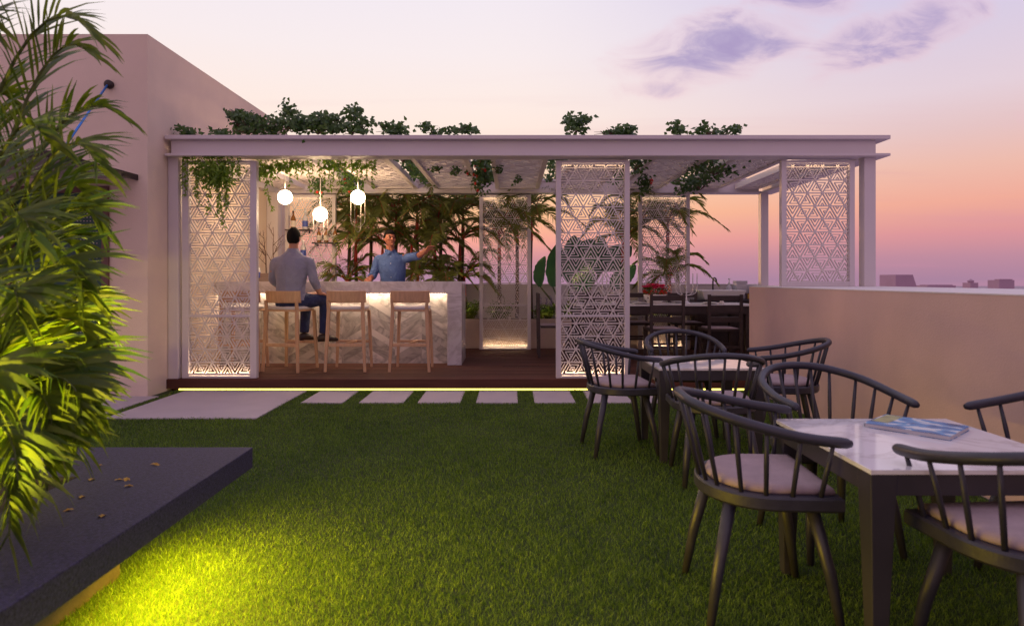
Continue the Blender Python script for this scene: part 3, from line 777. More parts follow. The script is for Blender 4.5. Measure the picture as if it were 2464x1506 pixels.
T = build(MB().loft([[(3.06+.05*math.cos(a)*k, 9.30+.05*math.sin(a)*k, TZ+.001+z) for a in [2*PI*i/10 for i in range(10)]] for k, z in ((1,0),(.8,.02),(.35,.05),(.1,.085))]), 'napkin', M['cloth'])
tag(T, 'folded pale napkin standing beside a plate on the dining table', 'napkin')

# ------------------------------------------------------------------ sink counter
T = thing('sink_counter', 'dark sink counter at the back right of the deck', 'counter', (3.4, 10.5, DECK))
build(MB().box(2.95, 4.01, 10.28, 10.96, DECK+.001, DECK+.78), 'cabinet', M['dark'], T, True, bevel=.004)
build(MB().box(2.93, 4.012, 10.26, 10.965, DECK+.781, DECK+.81), 'counter_top', M['tablemetal'], T, True, bevel=.003)
for xx in (2.98, 3.49):
    build(MB().box(xx, xx+.49, 10.262, 10.279, DECK+.08, DECK+.74), 'cabinet_door', M['dark'], T, True, bevel=.003)
zz = DECK+.8105
bs = thing('basin', 'long white basin on the sink counter', 'basin', (3.42, 10.5, zz))
bm_ = MB(); 
def rect(x0,x1,y0,y1,z): return [(x0,y0,z),(x1,y0,z),(x1,y1,z),(x0,y1,z)]
bm_.loft([rect(3.12,3.72,10.32,10.72,zz), rect(3.06,3.78,10.28,10.78,zz+.145), rect(3.08,3.76,10.30,10.76,zz+.147), rect(3.13,3.71,10.34,10.70,zz+.05)])
build(bm_, 'bowl', M['ceramic'], bs, True, bevel=.006)
T = thing('faucet', 'dark curved faucet behind the white basin', 'faucet', (3.42, 10.85, zz))
build(MB().tube(catmull([(3.42,10.85,zz+.001),(3.42,10.85,zz+.27),(3.42,10.80,zz+.345),(3.435,10.74,zz+.33),(3.44,10.72,zz+.27)],5), .013, 9), 'spout', M['darkmetal'], T, True, True)
build(MB().tube([(3.43,10.84,zz+.10),(3.49,10.82,zz+.115)], .008, 8), 'handle', M['darkmetal'], T, True, True)
T = thing('soap_bottle', 'grey pump bottle standing beside the faucet', 'bottle', (3.70, 10.86, zz))
build(MB().lathe([(.042,.001),(.045,.01),(.045,.19),(.02,.22),(.014,.24)], 18, (3.70,10.86,zz)), 'body', M['frost'], T, True, True)
build(MB().lathe([(.018,.24),(.018,.27),(.007,.28),(.007,.32),(.022,.325),(.022,.34)], 12, (3.70,10.86,zz)), 'pump', M['ceramic'], T, True, True)
T = thing('towel_box', 'pale grey box of folded towels at the right of the sink', 'box', (3.88, 10.84, zz))
build(MB().box(3.79, 3.97, 10.76, 10.93, zz+.001, zz+.25), 'box', M['frost'], T, True, bevel=.006)
build(MB().box(3.785, 3.975, 10.755, 10.935, zz+.251, zz+.30), 'lid', M['paper'], T, True, bevel=.006)
T = thing('storage_box', 'small amber and brown box at the right end of the sink counter', 'box', (3.88, 10.42, zz))
build(MB().box(3.83, 3.93, 10.36, 10.48, zz+.001, zz+.10), 'box', M['doorframe'], T, True, bevel=.003)
build(MB().box(3.826, 3.865, 10.352, 10.3595, zz+.012, zz+.09), 'label', mat('amber_label', (.55,.32,.04), .5), T, True)

# ------------------------------------------------------------------ shelves and bottles
def shelf(x0, x1, z, label):
    T = build(MB().box(x0, x1, 10.17, 10.335, z-.02, z).box(x0+.04, x0+.06, 10.30, 10.342, z-.06, z-.0201).box(x1-.06, x1-.04, 10.30, 10.342, z-.06, z-.0201), 'bottle_shelf', M['dark'], bevel=.002)
    tag(T, label, 'shelf', 'dark bottle shelves on the screen behind the bar')
def bottle(x, y, z, h, glass, label, lab='cream', cap='dark', r=.036):
    T = thing('bottle', label, 'bottle', (x, y, z), group='bottles behind the bar')
    build(MB().lathe([(r*.9,.001),(r,.008),(r,h*.55),(r*.85,h*.64),(r*.36,h*.76),(r*.33,h*.93)], 16), 'glass', M[glass], T, smooth=True)
    build(MB().lathe([(r+.0012,h*.14),(r+.0012,h*.46)], 16, caps=False), 'label', M[lab], T, smooth=True)
    build(MB().lathe([(r*.40,h*.90),(r*.42,h*.92),(r*.42,h*.99),(r*.3,h)], 12), 'cap', M[cap], T, smooth=True)
shelf(-3.60, -3.20, 2.065, 'upper dark shelf behind the globe lamps holding two bottles')
shelf(-3.17, -2.74, 1.860, 'lower right dark shelf holding three amber bottles')
shelf(-3.60, -3.18, 1.600, 'lowest dark shelf hidden behind the seated man')
bottle(-3.49, 10.25, 2.0655, .30, 'amber', 'amber bottle with cream label on the upper shelf', r=.040)
bottle(-3.30, 10.25, 2.0655, .30, 'frost', 'white bottle with blue label on the upper shelf', 'bluelabel', 'ceramic', r=.042)
bottle(-3.08, 10.25, 1.8605, .24, 'amber', 'left amber bottle on the lower right shelf', r=.034)
bottle(-2.96, 10.25, 1.8605, .23, 'amber', 'middle amber bottle on the lower right shelf', r=.034)
bottle(-2.82, 10.25, 1.8605, .25, 'amber', 'right amber bottle on the lower right shelf', r=.034)
bottle(-3.33, 10.25, 1.6005, .30, 'frost', 'white bottle with blue label beside the seated man\'s neck', 'bluelabel', 'ceramic', r=.044)
bottle(-3.50, 8.84, DECK+1.106, .28, 'frost', 'white bottle with blue label on the bar beside the twig box', 'bluelabel', 'ceramic', r=.04)
# twig box on the bar
T = thing('twig_box', 'taupe box of bare twigs on the left end of the bar', 'plant box', (-3.36, 8.86, DECK+1.106))
build(MB().box(-.12,.12,-.06,.06,0,.05).box(-.10,.10,-.045,.045,.0505,.115), 'box', M['tray'], T, bevel=.003)
tw = MB()
def twig(p, d, L, r, depth):
    pts = [Vector(p)]; d = Vector(d).normalized()
    for k in range(5):
        d = (d + Vector((rnd.uniform(-.10,.10), rnd.uniform(-.10,.10), .03))).normalized(); pts.append(pts[-1]+d*L/5)
    tw.tube(pts, [r*(1-.14*i) for i in range(6)], 6)
    if depth:
        for k in (1,2,3,4):
            for q in range(1 if k != 2 else 2):
                s = rnd.choice((-1,1)); twig(pts[k], d*.75+Vector((s*rnd.uniform(.5,.9), rnd.uniform(-.4,.4), .15)), L*rnd.uniform(.3,.55), r*.55, depth-1)
twig((-.03,0,.11), (-.10,0,1), .60, .0085, 2); twig((.05,0,.11), (.16,.05,1), .64, .0085, 2)
build(tw, 'twigs', M['branch'], T, smooth=True)

# ------------------------------------------------------------------ globe pendants
def pendant(px, py, loops, label, Yd=8.65):
    c = P(px, py, Yd); T = thing('pendant_lamp', label, 'lamp', c, group='glowing globe lamps above the bar')
    build(MB().ell((0,0,0), .094, .094, .094, 24, 14), 'globe', M['globe'], T, smooth=True)
    build(MB().tube([(0,0,.095),(0,0,2.735-c.z)], .006, 8).lathe([(.018,.088),(.018,.11),(.008,.115)],10), 'stem', M['silver'], T, smooth=True)
    build(MB().lathe([(.03,2.715-c.z),(.03,2.735-c.z)],12), 'ceiling_rose', M['silver'], T)
    if loops:
        for a, w_, dz_ in ((0,.096,-.40),(R(80),.10,-.47)):
            pts = [(-w_,0,0)] + [(-w_*math.cos(b),0,dz_+w_-w_*math.sin(b)) for b in [PI*k/10 for k in range(11)]] + [(w_,0,0)]
            build(xform(MB().tube(pts, .0036, 6), Matrix.Rotation(a,4,'Z')), 'wire_loop', M['loop'], T, smooth=True)
pendant(686, 475, False, 'glowing globe lamp without wire loops, leftmost over the bar')
pendant(771, 516, True, 'lowest glowing globe lamp with hanging wire loops')
pendant(861, 475, True, 'glowing globe lamp with wire loops in front of the palms')
# supports that carry the lamps
# ------------------------------------------------------------------ planter bench in the foreground
T = thing('planter_bench', 'dark granite planter bench with recessed glowing base', 'planter', (-2.4, 1.6, 0))
px1, py1 = -1.262, 3.13; hx0, hx1, hy0, hy1 = -2.75, -1.80, .4, 2.66; zt_ = .45; zb_ = .352
mb = MB()
for z, flip in ((zt_,0),(zb_,1)):
    o4 = [(-4.0,-1.5,z),(px1,-1.5,z),(px1,py1,z),(-4.0,py1,z)]; i4 = [(hx0,hy0,z),(hx1,hy0,z),(hx1,hy1,z),(hx0,hy1,z)]
    b = len(mb.v); mb.v += o4+i4
    for k in range(4): mb.f.append((b+k,b+(k+1)%4,b+4+(k+1)%4,b+4+k))
for k in range(4):
    mb.f.append((k,(k+1)%4,8+(k+1)%4,8+k)); mb.f.append((4+k,4+(k+1)%4,12+(k+1)%4,12+k))
build(mb, 'seat_slab', M['planter'], T, True, bevel=.006)
build(MB().box(-3.6, -1.67, -1.4, 2.735, -.005, .3515), 'plinth', M['plinth'], T, True, bevel=.004)
build(MB().box(hx0+.003, hx1-.003, hy0+.003, hy1-.003, .36, .415), 'soil', M['soil'], T, True)
build(MB().box(-1.42, -1.385, .6, 2.62, .340, .3515), 'led_strip', M['ledplanter'], T, True)
al = bpy.data.lights.new('planter_led_light', 'AREA'); ao = bpy.data.objects.new('planter_led_light', al); COL.objects.link(ao)
al.shape = 'RECTANGLE'; al.size = 2.0; al.size_y = .04; al.energy = 82; al.color = (1,.67,.012); al.spread = R(150)
ao.location = (-1.36, 1.93, .335); ao.rotation_euler = Vector((-.55,-.10,.83)).to_track_quat('Z','Y').to_euler()
# fallen leaves lying on the slab
for i, (px, py, big) in enumerate([(367,1118,1.3),(302,1152,1),(282,1155,.8),(305,1170,.9),(195,1197,.9),(170,1227,.9),(245,1243,1),(60,1215,1.5),(218,1155,1),(240,1120,.6),(150,1095,.9),(178,1105,.8)]):
    Yd = F*(EYE-.452)/(py-672); p = P(px, py, Yd)
    lm = MB()
    for s in (-1, 1): leaf(lm, (0,0,0), Vector((.9, .35*s, .05)), .030*big, .016*big, .3, Vector((0,.2*s,1)))
    leaf(lm, (-.012,0,0), Vector((1,0,.05)), .036*big, .016*big, .25, Vector((0,0,1)))
    T = build(lm, 'fallen_leaf', M['dryleaf']); T.location = (p.x, p.y, .4545); T.rotation_euler = (0,0,rnd.uniform(0,6.28))
    tag(T, 'small dry yellow leaf fallen on the dark granite bench top', 'leaf', 'fallen leaves on the planter bench')
# ------------------------------------------------------------------ far city
def tower(px0, px1, ptop, Yd, label, kind):
    a = P(px0, ptop, Yd); b = P(px1, ptop, Yd); T = thing('far_building', label, 'building', ((a.x+b.x)/2, Yd, -25.5), group='far buildings on the skyline')
    w_ = b.x-a.x; top = a.z
    mb = MB()
    if kind == 0:
        mb.loft([[(a.x,Yd,-25.5),(b.x,Yd,-25.5),(b.x,Yd+w_,-25.5),(a.x,Yd+w_,-25.5)], [(a.x,Yd,top),(a.x+w_*.62,Yd,top),(a.x+w_*.62,Yd+w_,top),(a.x,Yd+w_,top)]])
    elif kind == 1:
        mb.box(a.x, b.x, Yd, Yd+w_, -25.5, top-w_*.5).box(a.x+w_*.38, a.x+w_*.80, Yd+.5, Yd+w_*.6, top-w_*.5, top-w_*.18).lathe([(w_*.13,0),(w_*.16,w_*.1),(0.05,w_*.2)],10,(a.x+w_*.6,Yd+w_*.3,top-w_*.18))
    else:
        mb.box(a.x, b.x, Yd, Yd+w_, -25.5, top).box(a.x+w_*.08, b.x-w_*.1, Yd+.6, Yd+w_*.5, top, top+1.0)
    build(mb, 'wall', M['city'], T, True)
    sl_ = MB()
    for k in range(9):
        for j in range(6):
            xx = a.x+w_*(.08+.10*j if kind != 0 else .05+.09*j); z_ = top-w_*.55-2-k*3
            sl_.box(xx, xx+w_*.05, Yd-.06, Yd-.01, z_, z_+1.4)
    build(sl_, 'windows', M['city'], T, True)
tower(2155, 2222, 661, 620, 'far mauve block with a sloping right side on the skyline', 0)
tower(2318, 2364, 672, 700, 'far mauve building with a small domed turret', 1)
tower(2404, 2441, 674, 640, 'far square mauve block near the right edge of the skyline', 2)
tower(2230, 2300, 687, 900, 'far low flat roofs between the sloping block and the turret', 2)
tower(1740, 1790, 686, 800, 'far low roof behind the sink counter', 2)
# ------------------------------------------------------------------ plants
def frond(mbl, mbs, pts, nleaf, Lmax, wmax, droop=.5, rs=.012, tipf=.35, startf=.16, ang=55, seg=4):
    """a feather leaf: rachis along pts (bezier quadratic), leaflets on both sides"""
    p0, p1, p2 = [Vector(p) for p in pts]
    bz = lambda s: p0*(1-s)**2 + p1*2*s*(1-s) + p2*s*s
    dz_ = lambda s: ((p1-p0)*(1-s) + (p2-p1)*s).normalized()
    rach = [bz(i/12) for i in range(13)]
    mbs.tube(rach, [rs*(1-.85*i/12) for i in range(13)], 5)
    for k in range(nleaf):
        s = startf + (1-startf)*k/(nleaf-1)
        for sd in (-1, 1):
            s2 = min(1, s+rnd.uniform(-.012,.012)); p = bz(s2); d = dz_(s2)
            side = d.cross(Vector((0,0,1)))
            if side.length < .05: side = Vector((1,0,0))
            side.normalize(); nrm = side.cross(d)
            prof = math.sin(PI*min(1, (.12+.95*s)))**.6 if s < .93 else .55
            L = Lmax*max(.32, prof)*(1-tipf*s)*rnd.uniform(.88,1.1)
            a = R(ang*(1-.55*s)+rnd.uniform(-7,7))
            dirv = (d*math.cos(a) + side*sd*math.sin(a) + nrm*rnd.uniform(.05,.35)).normalized()
            q = [p]; dd = dirv.copy()
            for j in range(seg):
                dd = (dd + Vector((0,0,-droop*(j+1)/seg*rnd.uniform(.7,1.2)/seg*1.6))).normalized(); q.append(q[-1]+dd*L/seg)
            wd = [wmax*.45, wmax, wmax*.85, wmax*.5, .001][:seg+1] if seg == 4 else [wmax*.6, wmax, wmax*.6, .001]
            sv = dd.cross(d)
            if sv.length < .05: sv = d.cross(Vector((0,0,1)))
            sv.normalize()
            mbl.strip(q, wd, (sv*.8+d*.2).normalized())

# foreground areca palm
T = thing('areca_palm', 'lush areca palm filling the left edge, lit yellow from below', 'palm', (-2.25, 2.40, .416))
def fr(tip, ctrl, bz_=None, L=.40, w_=.026, n=30, droop=.6):
    b_ = Vector(bz_ or (-2.25+rnd.uniform(-.12,.12), 2.35+rnd.uniform(-.15,.15), .5))
    ml, ms = MB(), MB(); frond(ml, ms, (b_, ctrl, tip), n, L, w_, droop)
    f = build(ms, 'frond', M['palmstem'], T, True, True); build(ml, 'leaflets', M['palm'], f, True)
PP = P
for tip, ctrl, L, w_ in [
  (PP(225,85,2.35), PP(10,-190,2.4), .40,.020), (PP(205,120,2.5), PP(60,-10,2.5), .40,.022), (PP(285,275,2.5), PP(100,120,2.5), .34,.020),
  (PP(250,400,2.2), PP(130,130,2.3), .40,.024), (PP(230,500,2.6), PP(150,240,2.5), .42,.024), (PP(250,540,2.4), PP(150,340,2.4), .42,.026), (PP(215,700,2.15), PP(150,440,2.2), .42,.028),
  (PP(235,860,2.35), PP(190,560,2.3), .40,.028), (PP(235,980,2.2), PP(210,660,2.2), .38,.030), (PP(215,1010,2.0), PP(200,720,2.1), .36,.030),
  (PP(140,1050,1.95), PP(150,780,2.0), .36,.030), (PP(60,1190,1.8), PP(70,820,1.9), .36,.030), (PP(170,900,2.7), PP(190,640,2.6), .40,.026),
  (PP(-30,60,2.2), PP(-60,-150,2.3), .42,.026), (PP(120,330,2.1), PP(20,130,2.2), .40,.026), (PP(90,560,1.95), PP(30,350,2.1), .40,.028), (PP(60,760,1.9), PP(60,520,2.0), .40,.030),
  (PP(10,980,1.75), PP(20,700,1.9), .38,.030), (PP(200,640,2.8), PP(120,380,2.7), .42,.026), (PP(-120,420,1.9), PP(-100,180,2.0), .42,.028), (PP(240,780,2.75), PP(200,560,2.6), .40,.026), (PP(30,250,2.7), PP(-60,80,2.6), .42,.024), (PP(-100,760,1.75), PP(-60,500,1.9), .40,.030),
  (PP(130,1180,1.95), PP(130,840,2.0), .36,.030), (PP(200,1080,2.15), PP(190,800,2.2), .36,.030), (PP(40,1290,1.75), PP(60,900,1.85), .36,.030), (PP(90,1090,2.2), PP(120,800,2.2), .38,.030), (PP(-200,200,2.6), PP(-160,0,2.5), .42,.026), (PP(-250,600,2.5), PP(-200,300,2.4), .42,.026)]:
    fr(tip - Vector((.020 if tip.x > -1.75 and tip.z < 1.9 else 0,0,0)), ctrl - Vector((.02 if tip.z < 1.9 else 0,0,0)), None, L*1.06, w_*.80, 32)
sm = MB()
for k in range(9):
    a = k*.7; b_ = Vector((-2.25+.11*math.cos(a), 2.36+.12*math.sin(a), .416)); sm.tube([b_, b_+Vector((.03*math.cos(a),.03*math.sin(a),.45)), b_+Vector((.09*math.cos(a),.09*math.sin(a),.95))], [.026,.020,.013], 8)
build(sm, 'stems', M['palmstem'], T, True, True)
# small spotlight in the planter that lights the palm
T = thing('garden_spotlight', 'small spotlight on the granite slab aimed at the areca palm', 'spotlight', (-1.42, 1.35, .451))
build(MB().lathe([(.03,0),(.03,.01),(.008,.012),(.008,.03)],12), 'spike', M['darkmetal'], T)
hd = build(MB().lathe([(.018,.03),(.034,.05),(.036,.10),(.030,.101)],14), 'housing', M['darkmetal'], T, smooth=True)
build(MB().lathe([(.029,.1015),(.001,.103)],14), 'lens', emat('spot_lens', (1,.85,.2), 8), T)
def spot(name, loc, aim, power, col, cone, size=.03, blend=.6):
    l = bpy.data.lights.new(name, 'SPOT'); o = bpy.data.objects.new(name, l); COL.objects.link(o); o.location = loc
    l.energy = power; l.color = col; l.spot_size = R(cone); l.spot_blend = blend; l.shadow_soft_size = size
    o.rotation_euler = (Vector(aim)-Vector(loc)).to_track_quat('-Z','Y').to_euler(); return o
spot('spotlight_beam', (-1.42,1.35,.565), (-1.95,2.35,1.15), 330, (1,.78,.09), 84, .03, 1.0)

T = thing('garden_spotlight', 'added spotlight behind the areca palm, brightening its leaves from the back', 'spotlight', (-2.02, 2.86, .451))
build(MB().lathe([(.03,0),(.03,.01),(.008,.012),(.008,.03)],12), 'spike', M['darkmetal'], T)
build(MB().lathe([(.018,.03),(.034,.05),(.036,.10),(.030,.101)],14), 'housing', M['darkmetal'], T, smooth=True)
spot('spotlight_beam', (-2.02,2.86,.565), (-1.95,2.4,1.5), 200, (1,.74,.07), 130)  # added lamp, shines through the palm leaves from behind
# planter box along the back with red-stemmed palms
T = thing('planter_box', 'long beige planter box along the back of the deck', 'planter', (-.6, 10.75, DECK))
build(MB().box(-3.6, 3.0, 10.50, 10.52, .5605, .62), 'rim', M['planterbox'], T, True, bevel=.003)
build(MB().box(-3.6, 3.0, 10.50, 10.96, DECK+.001, .56), 'box', M['planterbox'], T, True, bevel=.005)
build(MB().box(-3.5, 2.9, 10.523, 10.540, .5655, .575), 'led_strip', M['ledgreen'], T, True)
build(MB().box(-3.57, 2.97, 10.541, 10.93, .5605, .604), 'soil', M['soil'], T, True)
def make_palm(h, n, L, seed, red=.38):
    st = rnd.getstate(); rnd.seed(seed)
    T = thing('red_stemmed_palm', 'x', 'palm', group='red-stemmed palms in the back planter')
    build(MB().tube([(0,0,0),(.01,.01,h*.5),(0,0,h-red)], [.036,.031,.028], 8), 'stem', M['brownstem'], T, smooth=True)
    build(MB().tube([(0,0,h-red-.002),(0,0,h-red*.5),(0,0,h+.02)], [.033,.029,.016], 8), 'crownshaft', M['redstem'], T, smooth=True)
    ml, ms = MB(), MB()
    for k in range(n):
        a = 2*PI*k/n*2.4 + rnd.uniform(-.25,.25); e = 1.15-1.35*k/n+rnd.uniform(-.1,.1)
        d = Vector((math.cos(a), math.sin(a)*.75, 0)); l = L*rnd.uniform(.85,1.15)
        p0 = Vector((0,0,h)); p1 = p0 + d*l*.42 + Vector((0,0,l*(.25+.5*e))); p2 = p0 + d*l*(1.0-.25*e) + Vector((0,0,l*(-.32+.72*e)))
        frond(ml, ms, (p0,p1,p2), 30, .38*L/.9, .021, .75, .010, seg=3, startf=.12, ang=62)
    build(ml, 'fronds', M['backpalm'], T); build(ms, 'frond_stalks', M['redstem'], T, smooth=True)
    rnd.setstate(st); return T
tall = [make_palm(1.80, 11, 1.02, 11), make_palm(1.76, 11, .98, 12)]
mid = [make_palm(1.28, 10, .94, 13), make_palm(1.22, 10, .90, 14)]
low = [make_palm(.70, 10, .78, 15, .30), make_palm(.62, 10, .76, 16, .28)]
spots = [ # x, size class, height scale, label
 (-2.74,0,.97,'tall red-stemmed palm just right of the bottle screen'), (-2.36,0,1.02,'tall red-stemmed palm right of the lamp with wire loops'), (-1.95,0,1.0,'tall red-stemmed palm above the bartender\'s head, to his left'),
 (-1.60,0,1.03,'tall red-stemmed palm rising behind the bartender\'s head'), (-1.20,0,.99,'tall red-stemmed palm above the pointing arm'), (-.82,0,1.01,'tall red-stemmed palm beside the back screen, left of it'),
 (-2.60,1,1.0,'mid-height red-stemmed palm behind the bar, nearest the seated man'), (-2.15,1,1.02,'mid-height red-stemmed palm between the two men'), (-1.28,1,1.0,'mid-height red-stemmed palm right at the bartender\'s pointing hand'), (-.86,1,1.04,'mid-height red-stemmed palm right of the pointing hand'), (-1.66,1,.98,'mid-height palm hidden behind the bartender'),
 (-2.72,2,1.0,'low red-stemmed palm between the seated man and the bottle screen'), (-1.55,2,1.02,'low red-stemmed palm right of the bartender\'s waist'), (-1.10,2,1.0,'low red-stemmed palm at the bar\'s right part'), (-.78,2,.98,'low red-stemmed palm just past the end of the bar'),
 (.34,0,.96,'tall red-stemmed palm right of the brightly based back screen'), (-.20,1,1.1,'mid-height palm behind the brightly based back screen'), (.10,0,.93,'tall palm mostly behind the brightly based back screen'),
 (2.20,0,.93,'tall red-stemmed palm left behind the flower pot screen'), (2.66,0,.94,'tall red-stemmed palm at the right edge of the flower pot screen'), (1.86,1,1.05,'mid-height palm left of the flower pot screen'), (2.62,2,1.15,'low palm behind the flower pot screen')]
used = set()
for i, (x, c, s, lb) in enumerate(spots):
    src = (tall, mid, low)[c][i % 2]
    o = src if src.name not in used else copy_tree(src); used.add(src.name)
    o.location = (x, 10.74 + (.10,-.02,-.12)[c] + rnd.uniform(-.05,.05), .604); o.scale = (1, 1, s); o.rotation_euler = (0,0,rnd.uniform(0,6.28)); o['label'] = lb
# shrubs in the planter
def shrub(x, y, z, w_, h, n, kind, label, L=.10, lw=.02, flowers=None):
    T = thing('planter_shrub', label, 'shrub', (x, y, z), group='low shrubs in the back planter')
    ml, ms = MB(), MB()
    for k in range(n):
        a = rnd.uniform(0,2*PI); r = w_*math.sqrt(rnd.random()); hh = h*rnd.uniform(.5,1)
        p0 = Vector((r*.5*math.cos(a), r*.35*math.sin(a), 0)); p1 = Vector((r*math.cos(a), r*.6*math.sin(a), hh))
        ms.tube([p0, (p0+p1)/2+Vector((0,0,.03)), p1], [.005,.004,.002], 4)
        for j in range(9):
            s = .25+.75*j/8; b_ = rnd.uniform(0,2*PI)
            leaf(ml, p0.lerp(p1,s), Vector((math.cos(b_),math.sin(b_),rnd.uniform(-.2,1.0))), L*rnd.uniform(.7,1.2), lw)
    build(ml, 'leaves', M[kind], T); build(ms, 'stems', M['palmstem'], T)
    if flowers:
        mf = MB()
        for k in range(flowers):
            x_ = rnd.uniform(-w_,w_)*.8; y_ = rnd.uniform(-.1,.1); z_ = h*rnd.uniform(.85,1.15)
            for j in range(26):
                b_ = rnd.uniform(0,6.28); leaf(mf, (x_,y_,z_+j*.006), Vector((math.cos(b_),math.sin(b_),.4)), .026, .013)
        build(mf, 'flower_spikes', M['purple'], T)
shrub(-.72, 10.72, .604, .20, .30, 46, 'shrub', 'bushy green shrub at the right end of the bar')
shrub(-.20, 10.72, .604, .26, .28, 46, 'shrub', 'green shrub behind the brightly based back screen')
shrub(.55, 10.70, .604, .22, .24, 44, 'shrub', 'green shrub with purple flower spikes left of the middle screen', .12, .02, 6)
shrub(1.12, 10.70, .604, .30, .26, 46, 'shrub', 'green shrub with purple flowers behind the middle screen', .11, .02, 5)
shrub(1.70, 10.70, .604, .25, .30, 40, 'shrub', 'green shrub behind the candelabrum by the middle screen')
shrub(2.42, 10.72, .604, .34, .34, 50, 'shrub', 'yellow-green shrub behind the dining table under the flower pot screen')
shrub(-2.2, 10.72, .604, .5, .42, 60, 'shrub', 'green shrub under the palms between the two men')
shrub(-1.3, 10.72, .604, .4, .40, 50, 'shrub', 'green shrub behind the bar right of the bartender')
# big paddle leaves
T = thing('paddle_leaf_plant', 'large dark paddle-leaved plant behind the middle screen', 'plant', (.95, 10.74, .604))
st_ = MB()
def paddle(base_, mid_, tip, wid, tilt):
    base_, mid_, tip = Vector(base_), Vector(mid_), Vector(tip)
    st_.tube([base_, base_.lerp(mid_,.5)+Vector((0,0,.05)), mid_], [.022,.017,.012], 7)
    m_ = MB(); N = 18; dirv = (tip-mid_).normalized(); side = dirv.cross(Vector((0,-1,0))).normalized()
    side = (side*math.cos(tilt) + Vector((0,1,0))*math.sin(tilt)).normalized(); nrm = side.cross(dirv)
    rows = []
    for i in range(N+1):
        s = i/N; c_ = mid_.lerp(tip,s) + Vector((.10*s*s,-.12*s*s,-.12*s*s)) ; w_ = wid*(math.sin(PI*min(.985,max(.03,s**.82)))**.62)*(1 if i in (0,N) else rnd.uniform(.90,1.04))
        rows.append([c_ - side*w_ + nrm*w_*.35, c_ - side*w_*.5 + nrm*w_*.12, c_, c_ + side*w_*.5 + nrm*w_*.12, c_ + side*w_ + nrm*w_*.35])
    m_.loft(rows, caps=False, closed=False); build(m_, 'leaf', M['paddle'], T, True, True)
for b_, m_, tp, w_, tl in [((.9,10.74,.604), P(1385,640,10.72), P(1362,552,10.6), .20, .2), ((.95,10.74,.604), P(1370,680,10.7), P(1410,560,10.75), .27, -.3), ((1.0,10.74,.604), P(1440,660,10.75), P(1430,555,10.7), .19, .5),
   ((1.05,10.74,.604), P(1450,650,10.74), P(1500,575,10.8), .22, .1), ((.9,10.74,.604), P(1330,690,10.7), P(1326,570,10.65), .19, .5), ((.85,10.74,.604), P(1300,690,10.74), P(1296,600,10.7), .13, -.7), ((1.0,10.74,.604), P(1480,700,10.74), P(1510,620,10.6), .17, -.2), ((.95,10.74,.604), P(1400,700,10.7), P(1400,620,10.5), .19, 0)]:
    paddle(b_, m_, tp, w_, tl)
build(st_, 'stalks', M['palmstem'], T, True, True)

# ivy climbing over the pergola roof
def ivy_clump(label, pts, n, L=.060, group='ivy clumps on the pergola roof', kind='ivy', name='ivy'):
    """pts: list of (centre, rx, ry, rz) blobs"""
    c0 = pts[0][0]; T = thing(name, label, 'ivy', c0, group=group)
    ml, ms = MB(), MB()
    tot = sum(p[1]*p[3]+.002 for p in pts)
    for c_, rx, ry, rz in pts:
        k = int(1.0*n*(rx*rz+.002)/tot)
        hub = Vector(c_)
        for j in range(max(3,k//16)):
            q = hub + Vector((rnd.uniform(-rx,rx), rnd.uniform(-ry,ry), rnd.uniform(-rz,rz)))
            ms.tube([hub+Vector((0,0,-rz)), hub.lerp(q,.5)+Vector((0,0,-.2*rz)), q], [.005,.004,.002], 4)
        subs = [Vector((rnd.uniform(-1,1)*rx, rnd.uniform(-1,1)*ry, rnd.uniform(-1,1)*rz)) for _ in range(max(2,int(4+rx*10)))]
        for j in range(k):
            s_ = rnd.choice(subs)
            q = hub + s_*.8 + Vector((rnd.gauss(0,.34)*min(rx,.25), rnd.gauss(0,.4)*ry, rnd.gauss(0,.34)*rz))
            b_ = rnd.uniform(0,6.28)
            leaf(ml, q, Vector((math.cos(b_), math.sin(b_)*.7, rnd.uniform(-.8,.6))), L*rnd.uniform(.6,1.25), L*rnd.uniform(.65,.95), .15, Vector((rnd.uniform(-.6,.6),-1,rnd.uniform(-.3,.9))))
    build(ml, 'leaves', M[kind], T, True); build(ms, 'stems', M['branch'], T, True)
def IV(px, py, Yd, w_, h, d=.15): return (P(px,py,Yd), w_/F*Yd/2, d, h/F*Yd/2)
ivy_clump('sparse ivy at the left end of the roof beam, against the building', [IV(455,320,7.5,70,16), IV(535,318,7.5,50,18)], 150)
ivy_clump('dense dark ivy mound before the sloping wall edge', [IV(575,290,7.6,50,34), IV(600,308,7.6,90,30), IV(560,276,7.6,20,14)], 420)
ivy_clump('tall ivy mound with a loose spray reaching highest at left', [IV(655,302,7.7,80,40), IV(690,270,7.7,36,36), IV(625,285,7.7,30,20), IV(702,300,7.6,70,36)], 520)
ivy_clump('long dense ivy mound above the globe lamps', [IV(765,306,7.7,110,36), IV(740,288,7.7,40,18), IV(800,302,7.6,70,38), IV(775,282,7.6,30,14)], 560)
ivy_clump('ivy with a tall spray above the third globe lamp', [IV(855,268,7.7,34,36), IV(875,300,7.7,40,24), IV(845,312,7.6,80,22)], 330)
ivy_clump('small ivy tuft beyond the tall spray', [IV(940,310,7.7,70,24), IV(925,302,7.7,24,14)], 190)
ivy_clump('loose low ivy right of the centre of the roof beam', [IV(1040,312,7.7,50,20), IV(1095,315,7.7,60,16), IV(1135,314,7.7,40,18)], 240)
ivy_clump('loose tall ivy spray above the middle screen', [IV(1385,302,7.7,44,34), IV(1405,292,7.7,30,20), IV(1372,295,7.7,16,28)], 210, .066)
ivy_clump('low ivy right of the spray above the middle screen', [IV(1470,316,7.7,90,14), IV(1508,317,7.7,36,14)], 200, .064)
ivy_clump('small ivy tuft on the right half of the roof beam', [IV(1625,313,7.7,50,20)], 110, .064)
